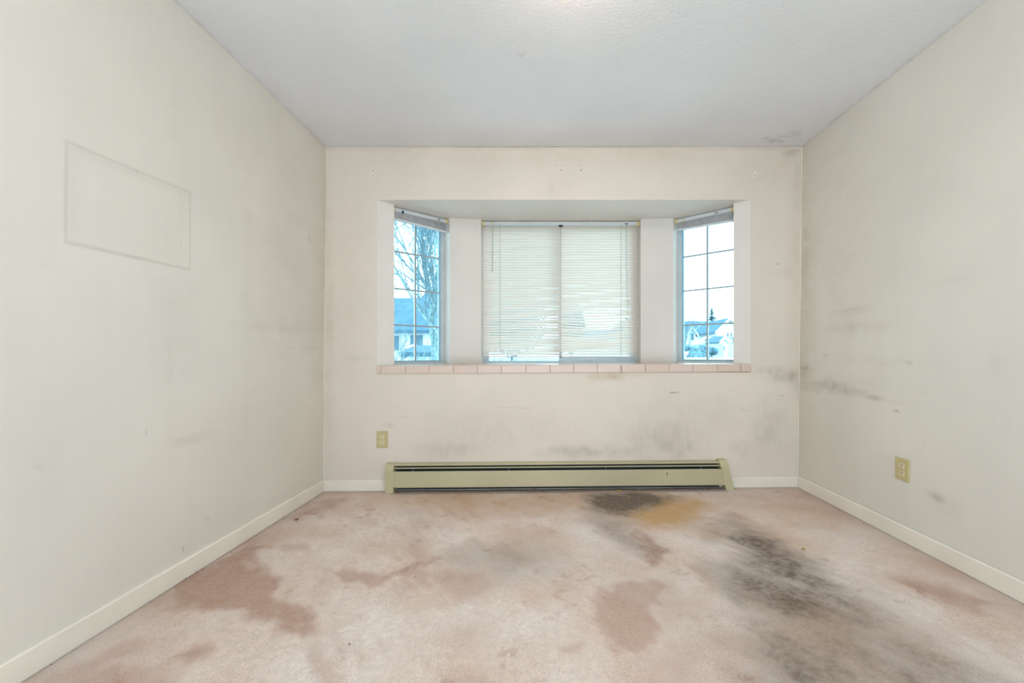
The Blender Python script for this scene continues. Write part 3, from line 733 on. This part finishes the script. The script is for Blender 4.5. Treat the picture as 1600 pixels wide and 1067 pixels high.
rb, z0, zl = raised('venetian_blind', W1r, -A45, .004, .449, 'white slatted blind pulled up to the top of the right side window', .045, .058, 1, .325, .072)
pts = [(.325, -.074, z0 + .01)] + [(.325 + .002 * math.sin(k * 1.3) - .0012 * k, -.078, z0 - .045 * k) for k in range(1, 14)]
MB().tube(pts, .0017, 5).build('pull_cord', M['cordw'], rb)
MB().lathe([(.001, .02), (.003, .018), (.005, .0), (.001, -.001)], 10, (pts[-1][0], -.078, pts[-1][2] - .02)).build('tassel', M['cordw'], rb, smooth=True)

# loose cord that runs down to the sill beside the left pier
cx = lambda px, py, y: ((px - VX) / F * y, y, CZ + (VY - py) / F * y)
c = MB().tube([cx(696, 505, 3.27), cx(697, 525, 3.27), cx(700, 540, 3.265), cx(705, 552, 3.26), cx(712, 561, 3.255), cx(719, 567, 3.25), (cx(722, 569, 3.24)[0], 3.24, sz(-.6) + .002)], .0016, 5).build('loose_cord', M['cordw'])
tag(c, 'thin white cord hanging down to the tiled sill beside the left pier', 'cord')
c = MB().lathe([(.0, 0), (.008, .001), (.009, .004), (.004, .007), (0, .0075)], 10, (-.628, 3.22, sz(-.6) + .0002)).build('cord_end', M['ivory'])
tag(c, 'small yellow plastic cord end lying on the tiled sill below the left pier', 'cord end')

# ------------------------------------------------------------------ baseboard heater
HX, HL = -1.085, 2.432
H = empty('baseboard_heater', (HX, YB, fz(HX) + .001)); H.rotation_euler = (0, -.0085, 0)
tag(H, 'long olive beige baseboard heater on the carpet under the bay window', 'heater')
t = .0016
def sheet(pts):
    """thin sheet profile (d from wall, z) -> closed (y, z) loop"""
    a = [(-d, z) for d, z in pts]; out = []
    for i, (y, z) in enumerate(a):
        p = a[max(i - 1, 0)]; q = a[min(i + 1, len(a) - 1)]; dy, dz = q[0] - p[0], q[1] - p[1]; ln = math.hypot(dy, dz)
        out.append((y + dz / ln * t, z - dy / ln * t))
    return a + out[::-1]
x0, x1 = .045, HL - .075
MB().extr(sheet([(.002, .004), (.002, .193)]), x0, x1).build('back_panel', M['dark'], H)  # painted metal; the dark behind the cover is put into its colour
MB().extr(sheet([(.002, .195), (.028, .196), (.040, .194), (.047, .190), (.050, .185)]), x0 - .02, x1 + .02).build('hood', M['heater'], H)
MB().extr([(-.046, .169), (-.050, .165), (-.051, .169), (-.047, .173)], x0, x1).build('damper', M['heater'], H)
MB().extr(sheet([(.046, .142), (.054, .146), (.058, .142), (.065, .042), (.063, .037), (.052, .036)]), x0 - .01, x1 + .045).build('front_cover', M['heater'], H)
MB().tube([(x0, -.028, .085), (x1, -.028, .085)], .010, 10).build('pipe', M['copper'], H)
fins = MB()
for k in range(300):
    x = x0 + .02 + k * (x1 - x0 - .04) / 299; fins.box(x, x + .0006, -.046, -.010, .055, .118)
tag(fins.build('fin', M['fin'], H), kind='stuff')
for px in (645, 795, 947, 1096):
    x = (px - VX) / F * 2.865 - HX
    b = MB(); b.box(x - .002, x + .002, -.050, -.003, .140, .150).box(x - .002, x + .002, -.050, -.046, .146, .166).box(x - .007, x + .007, -.0505, -.047, .146, .150)
    b.build('hanger', M['fin'], H)
def cap(xa, xb, shift, ztop):
    lo = [(0, 0), (-.070, 0), (-.068, .06), (-.0625, .140), (0, .140)]
    hi = [(0, .1405), (-.0635, .1405), (-.061, .165), (-.054, .186), (-.042, ztop - .003), (-.028, ztop), (0, ztop)]
    out = []
    for p in (lo, hi):
        m = MB(); m.extr(p, xa, xb); m.v = [(x + shift(z), y, z) for x, y, z in m.v]; out.append(m)
    return out
lo, hi = cap(0, .058, lambda z: 0, .200)
e = lo.build('end_cap', M['heater2'], H); hi.build('cap_top', M['heater2'], e)
lo, hi = cap(HL - .055, HL, lambda z: -.20 * z, .208)
e = lo.build('end_cap', M['heater2'], H); hi.build('cap_top', M['heater2'], e); e['label'] = 'end cap knocked askew'
MB().box(1.966, 1.971, -.0640, -.0600, .108, .128).build('dent', M['grime'], H)
for a, b_ in ((1.03, 1.10), (.27, .31), (.37, .40), (1.76, 1.79)):
    MB().tube([(a, -.0620, .075), (b_, -.0620, .079)], .0007, 4).build('scratch', M['grime'], H)

# ------------------------------------------------------------------ outlets
def outlet(loc, rz, label, w=.0776, h=.119):
    r = empty('wall_outlet', loc, rz); tag(r, label, 'outlet', 'wall outlets')
    MB().cbox(-w / 2, w / 2, -.006, 0, -h / 2, h / 2, .003).build('cover_plate', M['plate'], r)
    for zc in (.0195, -.0195):
        k = 20; rr = .0172
        pr = [(rr * math.cos(2 * math.pi * j / k), max(-.0135, min(.0135, rr * math.sin(2 * math.pi * j / k)))) for j in range(k)]
        m = MB(); m.add([(x, -.0078, z) for x, z in pr] + [(x * 1.04, -.005, z * 1.04) for x, z in pr], [tuple(range(k))] + [(j, k + j, k + (j + 1) % k, (j + 1) % k) for j in range(k)])
        f = m.build('receptacle', M['recept'], r); f.location = (0, 0, zc)
        for x in (-.0063, .0063): MB().box(x - .0014, x + .0014, -.0084, -.0074, .0008, .0092).build('slot', M['slot'], f)
        MB().extr([(-.0084, -.0035), (-.0084, -.0085), (-.0074, -.0085), (-.0074, -.0035)], -.0024, .0024).build('ground_hole', M['slot'], f)
    MB().extr([(-.0072, .0022), (-.0072, -.0022), (-.005, -.0022), (-.005, .0022)], -.0022, .0022).build('screw', M['screw'], r)
    return r
x, z = onback(597.5, 686.5)
outlet((x, YB - .001, z), 0, 'ivory outlet with two sockets on the window wall left of the heater')
y, z = onright(1413, 733.5)
outlet((xr(z) - .001, y, z), math.radians(-90), 'ivory outlet with two sockets on the right wall above the baseboard', w=.081, h=.112)

# ------------------------------------------------------------------ marks left in the window wall
for px, py in ((583, 271), (1179.5, 270)):
    x, z = onback(px, py)
    o = MB().cbox(-.013, .013, -.0015, .001, -.033, .033, .0006).build('bare_patch', M['caulk'], wall_back); o.location = (x, YB - .001, z); o['label'] = 'bare plaster patch with screw holes'
    for dz in (.022, -.018):
        s = MB().box(-.003, .003, -.0022, -.001, dz - .003, dz + .003).build('screw_hole', M['hole'], o)
for px, py in ((867, 258), (877.5, 258), (877, 266), (907.5, 257.5), (908, 266), (1215, 412.5)):
    x, z = onback(px, py); r_ = .0035 if py > 262 else .0022
    k = 8; o = MB().add([(r_ * math.cos(2 * math.pi * j / k), -.0018, r_ * math.sin(2 * math.pi * j / k)) for j in range(k)] + [(r_ * 1.1 * math.cos(2 * math.pi * j / k), .001, r_ * 1.1 * math.sin(2 * math.pi * j / k)) for j in range(k)],
                        [tuple(range(k))] + [(j, k + j, k + (j + 1) % k, (j + 1) % k) for j in range(k)]).build('nail_hole', M['hole'], wall_back)
    o.location = (x, YB - .0005, z)

# ------------------------------------------------------------------ bits on the carpet
def crumb(px, py, r, mat, name, label, cat, seed):
    rr = random.Random(seed); x, y = onfloor(px, py)
    pts = [(r * rr.uniform(.5, 1.3) * math.cos(a), r * rr.uniform(.4, 1) * math.sin(a)) for a in [k * math.pi / 4 for k in range(8)]]
    m = MB(); m.add([(a, b, 0) for a, b in pts] + [(a * .7, b * .7, r * rr.uniform(.25, .6)) for a, b in pts], [tuple(range(8, 16))] + [(j, (j + 1) % 8, 8 + (j + 1) % 8, 8 + j) for j in range(8)])
    o = m.build(name, mat); o.location = (x, y, fz(x) + .0035); tag(o, label, cat)
    return o
M['leafbit'] = plain('dry_leaf', (.25, .12, .04), .8)
M['yellowbit'] = plain('yellow_bit', (.45, .30, .06), .8)
crumb(463, 813, .014, M['leafbit'], 'dry_leaf_scrap', 'dark brown scrap of leaf on the carpet near the left back corner', 'debris', 1)
crumb(967, 767.5, .014, M['yellowbit'], 'leaf_scrap', 'yellowish scrap lying under the middle of the heater', 'debris', 2)
crumb(836, 766.5, .013, M['leafbit'], 'dry_leaf_scrap', 'brown curled scrap lying under the heater front, left of the yellowish scrap', 'debris', 3)
crumb(1256, 859, .009, M['yellowbit'], 'leaf_scrap', 'tiny yellow crumb on pale carpet right of the grey stain', 'debris', 4)
crumbs = MB(); rr = random.Random(5)
for k in range(160):
    if k < 90: x, y = rr.uniform(-1.02, 1.27), YB - rr.uniform(.004, .06)
    elif k < 140:
        y = rr.uniform(1.0, 2.8); x = XL0 + .016 + abs(rr.gauss(0, .03)) if k % 2 else XR0 - .018 - abs(rr.gauss(0, .03))
    else: x, y = rr.uniform(-1.2, 1.6), rr.uniform(1.3, 2.7)
    s = rr.uniform(.0012, .0038); z = fz(x) + .003
    crumbs.add([(x - s, y, z), (x, y - s, z), (x + s, y, z), (x, y + s, z), (x, y, z + s)], [(0, 1, 4), (1, 2, 4), (2, 3, 4), (3, 0, 4)])
tag(crumbs.build('crumbs', M['grime']), 'tiny dark crumbs scattered along the edges of the carpet and under the heater', 'debris', kind='stuff')

# ------------------------------------------------------------------ ceiling lamp, just out of the frame
lamp = empty('ceiling_lamp', (.10, 1.38, ZC)); tag(lamp, 'round frosted glass ceiling lamp in the middle of the ceiling', 'lamp')
MB().lathe([(.0, -.001), (.15, -.001), (.152, -.02), (.14, -.024)], 32).build('base', M['rail'], lamp, smooth=True)
m, n, l, p = newmat('frosted_lit_glass'); p.inputs['Base Color'].default_value = (.9, .88, .82, 1); p.inputs['Emission Color'].default_value = (1, .77, .61, 1); p.inputs['Emission Strength'].default_value = 33
MB().lathe([(.138, -.022), (.136, -.05), (.11, -.078), (.06, -.093), (0.001, -.097)], 32).build('shade', m, lamp, smooth=True)

# ------------------------------------------------------------------ outdoors
GZ = CZ - 2.3
tag(MB().box(-150, 200, 6, 400, GZ - .2, GZ).build('ground', plain('lawn', (.20, .26, .20), .9, var=.3, scale=.5)), kind='structure')
M['white'] = plain('white_siding', (.78, .80, .80), .7, var=.03)
M['roof'] = plain('slate_shingle', (.050, .125, .165), .8, var=.2, scale=3)
M['roof2'] = plain('dark_shingle', (.035, .115, .155), .8, var=.2, scale=3)
M['pane'] = plain('far_pane', (.04, .12, .16), .3)
M['board'] = plain('barge_board', (.66, .70, .71), .6)
M['blue'] = plain('blue_grey_siding', (.26, .34, .42), .7, var=.08, scale=2)
M['hedge'] = plain('hedge_leaf', (.16, .28, .32), .9, var=.5, scale=9)
M['fence'] = plain('weathered_fence', (.42, .50, .52), .8, var=.15)
M['bark'] = plain('teal_bark', (.22, .32, .31), .9, var=.55, scale=16)  # blue-green bark with a strongly varied tone
M['bark2'] = plain('twig_bark', (.15, .23, .25), .9, var=.3, scale=12)
M['needle'] = plain('needle_leaf', (.03, .13, .15), .9, var=.4, scale=5)
M['far'] = plain('far_leaf', (.12, .24, .28), .9, var=.5, scale=3)
M['bud'] = plain('pink_bud', (.60, .48, .50), .9, var=.2)

def at(px, py, Y): return Vector(((px - VX) / F * Y, Y, CZ + (VY - py) / F * Y))
def slab_(m, a, b, c, d, t):
    """sloping slab through four corners, thickness t down"""
    vs = [Vector(v) for v in (a, b, c, d)]; dn = Vector((0, 0, -t))
    m.add([v[:] for v in vs] + [(v + dn)[:] for v in vs], [(0, 1, 2, 3), (7, 6, 5, 4), (0, 4, 5, 1), (1, 5, 6, 2), (2, 6, 7, 3), (3, 7, 4, 0)])
    return m

def gable_house(name, label, x0, x1, y0, y1, ze, zr, along, wall, roof, windows=(), eave=.45, group=None, door=None):
    """house body x0..x1, y0..y1; ridge runs along 'x' or 'y'; windows = (face, u, z, w, h)"""
    h = empty(name, ((x0 + x1) / 2, (y0 + y1) / 2, GZ)); tag(h, label, 'house', group)
    ox, oy = (x0 + x1) / 2, (y0 + y1) / 2
    X0, X1, Y0, Y1 = x0 - ox, x1 - ox, y0 - oy, y1 - oy; E, R = ze - GZ, zr - GZ
    b = MB().box(X0, X1, Y0, Y1, 0, E)
    if along == 'x':
        for x in (X0, X1):
            s = .12 if x == X0 else -.12
            b.add([(x, Y0, E), (x, Y1, E), (x, 0, R), (x + s, Y0, E), (x + s, Y1, E), (x + s, 0, R)], [(0, 2, 1), (3, 4, 5), (0, 3, 5, 2), (1, 2, 5, 4)])
    else:
        for y in (Y0, Y1):
            s = .12 if y == Y0 else -.12
            b.add([(X0, y, E), (X1, y, E), (0, y, R), (X0, y + s, E), (X1, y + s, E), (0, y + s, R)], [(0, 1, 2), (3, 5, 4), (0, 2, 5, 3), (1, 4, 5, 2)])
    b.build('wall', wall, h)
    sl = (R - E) / ((Y1 - Y0) / 2 if along == 'x' else (X1 - X0) / 2)
    for s in (-1, 1):
        m = MB(); boards = []
        if along == 'x':
            ye = (Y1 + eave) * s; zz = E - sl * eave
            slab_(m, (X0 - eave, ye, zz + .15), (X1 + eave, ye, zz + .15), (X1 + eave, 0, R + .15), (X0 - eave, 0, R + .15), .14)
            for x in (X0 - eave - .06, X1 + eave): slab_(boards.append(MB()) or boards[-1], (x, ye, zz + .2), (x + .06, ye, zz + .2), (x + .06, 0, R + .2), (x, 0, R + .2), .32)
        else:
            xe = (X1 + eave) * s; zz = E - sl * eave
            slab_(m, (xe, Y0 - eave, zz + .15), (xe, Y1 + eave, zz + .15), (0, Y1 + eave, R + .15), (0, Y0 - eave, R + .15), .14)
            for y in (Y0 - eave - .06, Y1 + eave): slab_(boards.append(MB()) or boards[-1], (xe, y, zz + .2), (xe, y + .06, zz + .2), (0, y + .06, R + .2), (0, y, R + .2), .32)
        m.build('roof_slope', roof, h)
        for q in boards: q.build('barge_board', M['board'], h)
    for face, u, z, ww, hh in windows:
        m = MB(); f = MB()
        if face == 'front':
            y = Y0 - .03; f.box(u - ww / 2 - .08, u + ww / 2 + .08, y, Y0, z - hh / 2 - .08, z + hh / 2 + .08); m.box(u - ww / 2, u + ww / 2, y - .03, y, z - hh / 2, z + hh / 2)
        else:
            x = X0 - .03; f.box(x, X0, u - ww / 2 - .08, u + ww / 2 + .08, z - hh / 2 - .08, z + hh / 2 + .08); m.box(x - .03, x, u - ww / 2, u + ww / 2, z - hh / 2, z + hh / 2)
        wf = f.build('window', M['board'], h); m.build('pane', M['pane'], wf)
    return h

# right: white houses across the way
k55 = 55 / F
p = at(1075, 520, 55)
hA = gable_house('house', 'white house with a long slate roof seen left of centre through the right side window', at(1078, 0, 56)[0], at(1132, 0, 56)[0], 56.8, 64, at(0, 519, 57)[2], at(0, 503, 60)[2], 'x', M['white'], M['roof'],
                 windows=(('side', 0, 4.4, .9, 1.6), ('front', -1.6, 4.2, .5, .9), ('front', 0.6, 4.4, .5, .8)), group='houses across the way')
# gable wing on the left, turned to the camera
g0, g1 = at(1073, 0, 50)[0], at(1087, 0, 50)[0]
gable_house('house', 'small white gable wing with one tall window left of the slate roof', g0 + .1, g1, 50, 53.2, at(0, 521, 50)[2], at(0, 511.5, 50)[2], 'y', M['white'], M['roof'],
            windows=(('front', .05, at(0, 526, 50)[2] - GZ, .36, .8),), eave=.25, group='houses across the way')
gable_house('house', 'white house with a steep gable and two narrow windows, rightmost across the way', at(1120, 0, 48)[0], at(1158, 0, 48)[0], 48, 55.4, at(0, 517, 48)[2], at(0, 498.5, 48)[2], 'y', M['white'], M['roof2'],
            windows=(('front', -.15, at(0, 523, 48)[2] - GZ, .14, .42), ('front', .25, at(0, 523, 48)[2] - GZ, .14, .42)), eave=.3, group='houses across the way')
gable_house('shed', 'small white garage with a pointed gable and one narrow light', at(1125.5, 0, 40)[0], at(1133.5, 0, 40)[0] + .25, 40, 43.2, at(0, 534, 40)[2], at(0, 528, 40)[2], 'y', M['white'], M['roof'],
            windows=(('front', 0, at(0, 544, 40)[2] - GZ, .09, .36),), eave=.15, group='houses across the way')
gable_house('shed', 'low white annexe with a slate roof right of the pointed garage', at(1134.5, 0, 41)[0] + .75, at(1165, 0, 41)[0], 41, 44.6, at(0, 533, 41)[2], at(0, 528.5, 42)[2], 'x', M['white'], M['roof'], eave=.15, group='houses across the way')
gable_house('shed', 'low white porch with a dark roof below the long slate roof', at(1105, 0, 47)[0], at(1124, 0, 47)[0], 45, 47.4, at(0, 530, 45)[2], at(0, 527, 46)[2], 'x', M['white'], M['roof2'],
            windows=(('front', -.1, at(0, 534, 47)[2] - GZ, .12, .3), ('front', .15, at(0, 534, 47)[2] - GZ, .12, .3)), eave=.3, group='houses across the way')

def bush(name, c, r, mat, n, leaf, label, cat, group=None, seed=1, hollow=.6, boxy=1.0):
    rr = random.Random(seed); m = MB()
    for k in range(n):
        while True:
            d = Vector((rr.uniform(-1, 1), rr.uniform(-1, 1), rr.uniform(-1, 1)))
            if hollow < d.length < 1: break
        d = Vector([math.copysign(abs(q) ** boxy, q) for q in d])
        p = Vector((d.x * r[0], d.y * r[1], d.z * r[2])); s = leaf * rr.uniform(.6, 1.3)
        a = Vector((rr.uniform(-1, 1), rr.uniform(-1, 1), rr.uniform(-1, 1))).normalized(); b = a.orthogonal().normalized()
        m.add([(p + a * s)[:], (p + b * s * .6)[:], (p - a * s)[:], (p - b * s * .6)[:]], [(0, 1, 2, 3)])
    core = MB(); K = 10
    core.lathe([(r[0] * hollow * math.cos(t), r[2] * hollow * math.sin(t)) for t in [(-.5 + i / 8) * math.pi for i in range(9)]], K)
    bx_ = lambda q, s: math.copysign(abs(min(1, abs(q) / s)) ** boxy, q) * s * (hollow if boxy == 1 else .62) / hollow if boxy != 1 else q
    core.v = [(bx_(x, r[0]), bx_(y * r[1] / r[0], r[1]), bx_(z, r[2])) for x, y, z in core.v]
    m.add(core.v, core.f)
    o = empty(name, (c[0], c[1], GZ)); f = m.build('foliage', mat, o); f.location = (0, 0, c[2] - GZ); f['kind'] = 'stuff'
    MB().tube([(0, 0, 0), (0, 0, max(.2, c[2] - GZ))], [.08, .05], 6).build('trunk', M['bark2'], o)
    tag(o, label, cat, group); return o

c = at(1084, 552, 30); bush('hedge', c, (1.10, .8, .66), M['hedge'], 3600, .045, 'long grey green hedge in front of the white gable wing', 'hedge', seed=11, boxy=.45)
c = at(1112, 549, 34); bush('shrub', c, (.55, .5, .36), M['far'], 900, .06, 'dark rounded shrub right of the long hedge', 'shrub', seed=12)
fen = empty('garden_fence', (at(1114, 0, 36)[0], 36, GZ)); tag(fen, 'upright board fence behind the dark rounded shrub', 'fence')
hz_ = at(0, 538, 36)[2] - GZ
for k in range(16):
    MB().box(-.95 + k * .12, -.95 + k * .12 + .105, -.02, .02, 0, hz_ + .01 * (k % 3)).build('board', M['fence'], fen)
fen = empty('picket_fence', (at(1104, 0, 24)[0], 24, GZ)); tag(fen, 'low pale fence along the bottom edge of the right side window', 'fence')
hz_ = at(0, 558, 24)[2] - GZ
MB().box(-1.9, 1.9, -.02, .02, hz_ - .12, hz_ - .06).build('rail', M['white'], fen)
for k in range(24): MB().box(-1.9 + k * .16, -1.9 + k * .16 + .09, -.045, -.02, 0, hz_).build('board', M['white'], fen)
post = empty('mailbox', (at(1071, 0, 22)[0], 22, GZ)); tag(post, 'white mailbox on a post in front of the long hedge', 'mailbox')
zz = at(0, 551, 22)[2] - GZ
MB().box(-.05, .05, -.05, .05, 0, zz - .1).build('post', M['white'], post); MB().cbox(-.11, .11, -.18, .18, zz - .1, zz + .06, .03).build('box', M['white'], post)

def conifer(c, zt, rad, label, seed, trunk_r=.18, group=None, name='conifer'):
    rr = random.Random(seed); o = empty(name, (c[0], c[1], GZ)); H_ = zt - GZ
    MB().tube([(0, 0, 0), (0, 0, H_ * .98)], [trunk_r, .02], 7).build('trunk', M['bark2'], o)
    m = MB(); n = int(H_ * 4.2)
    for i in range(n):
        z = H_ * (.12 + .87 * i / n); R_ = rad * (1 - i / n) ** .8 + .10
        for k in range(9):
            a = rr.uniform(0, 2 * math.pi); L_ = R_ * rr.uniform(.5, 1.35); z = H_ * (.12 + .87 * i / n) + rr.uniform(-.25, .2); d = Vector((math.cos(a), math.sin(a), 0)); sd = Vector((-d.y, d.x, 0))
            for q in range(5):
                t = (q + .5) / 5; p_ = d * L_ * t + Vector((0, 0, z - L_ * .32 * t + L_ * .16 * t * t)); wv = L_ * .42 * (1.1 - t)
                m.add([(p_ - d * L_ * .13 + Vector((0, 0, .05)))[:], (p_ + sd * wv - Vector((0, 0, .10)))[:], (p_ + d * L_ * .13)[:], (p_ - sd * wv - Vector((0, 0, .10)))[:]], [(0, 1, 2, 3)])
    f = m.build('foliage', M['needle'], o); f['kind'] = 'stuff'
    tag(o, label, 'tree', group); return o
c = at(1112, 0, 75); conifer(c, at(0, 478, 75)[2], 2.7, 'dark pointed conifer rising behind the slate roof in the right side window', 3)

# bare trees
def bare_tree(base, height, seed, label, r0=.12, lean=(0, 0), spread=.55, depth=5, nlimb=5, group=None, name='bare_tree', buds=False, fork=.25, twigk=1.0):
    rr = random.Random(seed); o = empty(name, base); tag(o, label, 'tree', group)
    limbs = []; small = MB()
    def grow(p, d, L_, r, lev, mb):
        n = 5 if lev < 3 else 3; pts = [p.copy()]; rs = [r]
        r_end = r * .55
        for i in range(n):
            d = (d + Vector((rr.gauss(0, .10), rr.gauss(0, .10), rr.gauss(.02, .07)))).normalized()
            p = p + d * L_ / n; pts.append(p.copy()); rs.append(r + (r_end - r) * (i + 1) / n)
        mb.tube(pts, rs, 6 if lev < 2 else (4 if lev < 4 else 3), cap=False)
        if lev >= depth: return
        kids = {0: nlimb, 1: 6, 2: 6, 3: 6, 4: 4}.get(lev, 3)
        for k in range(kids):
            t = rr.uniform(fork if lev else .35, 1.0); i = min(int(t * n), n - 1); q = pts[i].lerp(pts[i + 1], t * n - i)
            ax = Vector((rr.gauss(0, 1), rr.gauss(0, 1), rr.gauss(0, .5))).normalized()
            nd = (d + ax * spread * rr.uniform(.7, 1.4) + Vector((0, 0, .12))).normalized()
            rk = max(.0035, rs[i] * rr.uniform(.45, .68))
            if lev == 0:
                lm = MB(); grow(q, nd, L_ * rr.uniform(.55, .8), rk * 1.15, lev + 1, lm); limbs.append(lm)
            elif lev == 1: grow(q, nd, L_ * rr.uniform(.5, .75), rk, lev + 1, mb)
            else: grow(q, nd, L_ * rr.uniform(.45, .72) * twigk, rk, lev + 1, small)
    tr = MB(); grow(Vector((0, 0, 0)), Vector((lean[0], lean[1], 1)).normalized(), height * .62, r0, 0, tr)
    tr.build('trunk', M['bark'], o, smooth=True)
    for lm in limbs: lm.build('branch', M['bark'], o, smooth=True)
    t = small.build('twigs', M['bark2'], o); t['kind'] = 'stuff'
    if buds:
        m = MB(); vs = [v for v in small.v]; 
        for k in range(900):
            v = Vector(rr.choice(vs)); s = .012
            m.add([(v.x - s, v.y, v.z), (v.x + s, v.y, v.z), (v.x, v.y, v.z + s * 1.6)], [(0, 1, 2)])
        b = m.build('buds', M['bud'], o); b['kind'] = 'stuff'
    return o
b = at(668, 0, 9.0); bare_tree((b[0], 9.0, GZ), 8.2, 21, 'bare tree with a blue-green trunk filling the left side window', r0=.115, lean=(.02, 0), nlimb=8, spread=.5, group='bare trees outside', buds=True, fork=.12)
b = at(700, 0, 7.4); bare_tree((b[0], 7.4, GZ), 7.0, 24, 'bare tree leaning left across the right half of the left side window', r0=.085, lean=(-.10, .0), nlimb=9, spread=.5, group='bare trees outside', fork=.10)
b = at(612, 0, 8.0); bare_tree((b[0], 8.0, GZ), 6.2, 33, 'bare tree leaning right along the left edge of the left side window', r0=.075, lean=(.06, .05), nlimb=8, spread=.6, group='bare trees outside', fork=.10)
b = at(1066, 0, 38); bare_tree((b[0], 38, GZ), 5.2, 41, 'small bare tree left of the white gable wing in the right side window', r0=.06, nlimb=6, depth=4, spread=.35, group='bare trees outside')

b = at(622, 0, 6.6); bare_tree((b[0], 6.6, GZ), 2.9, 61, 'low bare shrub spreading across the foot of the left side window', r0=.04, nlimb=9, depth=3, spread=.9, group='bare shrubs outside', name='bare_shrub', fork=.35)
b = at(685, 0, 6.9); bare_tree((b[0], 6.9, GZ), 2.6, 67, 'low bare shrub at the lower right of the left side window', r0=.035, nlimb=7, depth=3, spread=.9, group='bare shrubs outside', name='bare_shrub', fork=.35)
# left: neighbouring houses behind the bare trees
gable_house('house', 'blue grey house with a broad slate roof behind the bare trees', at(628, 0, 22)[0], at(712, 0, 22)[0], 24, 32, at(0, 503, 24)[2], at(0, 455, 28)[2], 'x', M['blue'], M['roof'],
            windows=(('front', -.45, at(0, 525, 22)[2] - GZ, .5, .9), ('front', .7, at(0, 520, 22)[2] - GZ, .5, .8)), eave=.3, group='houses behind the bare trees')
gable_house('house', 'white house front with a low roof below the broad slate roof', at(600, 0, 17)[0], at(676, 0, 17)[0], 17, 21.2, at(0, 514, 17)[2], at(0, 470, 19)[2], 'x', M['white'], M['roof'],
            windows=(('front', -.55, at(0, 536, 17)[2] - GZ, .35, .6), ('front', .35, at(0, 534, 17)[2] - GZ, .5, .55)), eave=.3, group='houses behind the bare trees')
gable_house('shed', 'low white shed with a blue roof at the bottom of the left side window', at(640, 0, 13)[0], at(700, 0, 13)[0], 13, 15.5, at(0, 556, 13)[2], at(0, 546, 14)[2], 'x', M['white'], M['roof'], eave=.2, group='houses behind the bare trees')

# behind the middle blind
for i, (px, py, Y, rx, rz, lb_) in enumerate([(800, 500, 22, 1.9, 2.0, 'broad leafy tree behind the left half of the lowered blind'), (893, 510, 24, .8, 1.6, 'narrow leafy tree behind the lowered blind just right of its middle'),
                                             (985, 525, 24, 1.1, 1.0, 'low leafy tree behind the right end of the lowered blind'), (742, 520, 18, .9, 1.2, 'leafy tree behind the left pier of the bay')]):
    c = at(px, py, Y); bush('leafy_tree', c, (rx, rx * .8, rz), M['far'], 1500, .12, lb_, 'tree', 'leafy trees behind the blind', seed=50 + i, hollow=.75)
gable_house('house', 'white house with a slate roof far behind the lowered blind', at(905, 0, 50)[0], at(1000, 0, 50)[0], 50, 58, at(0, 530, 50)[2], at(0, 515, 53)[2], 'x', M['white'], M['roof'], group='houses across the way')
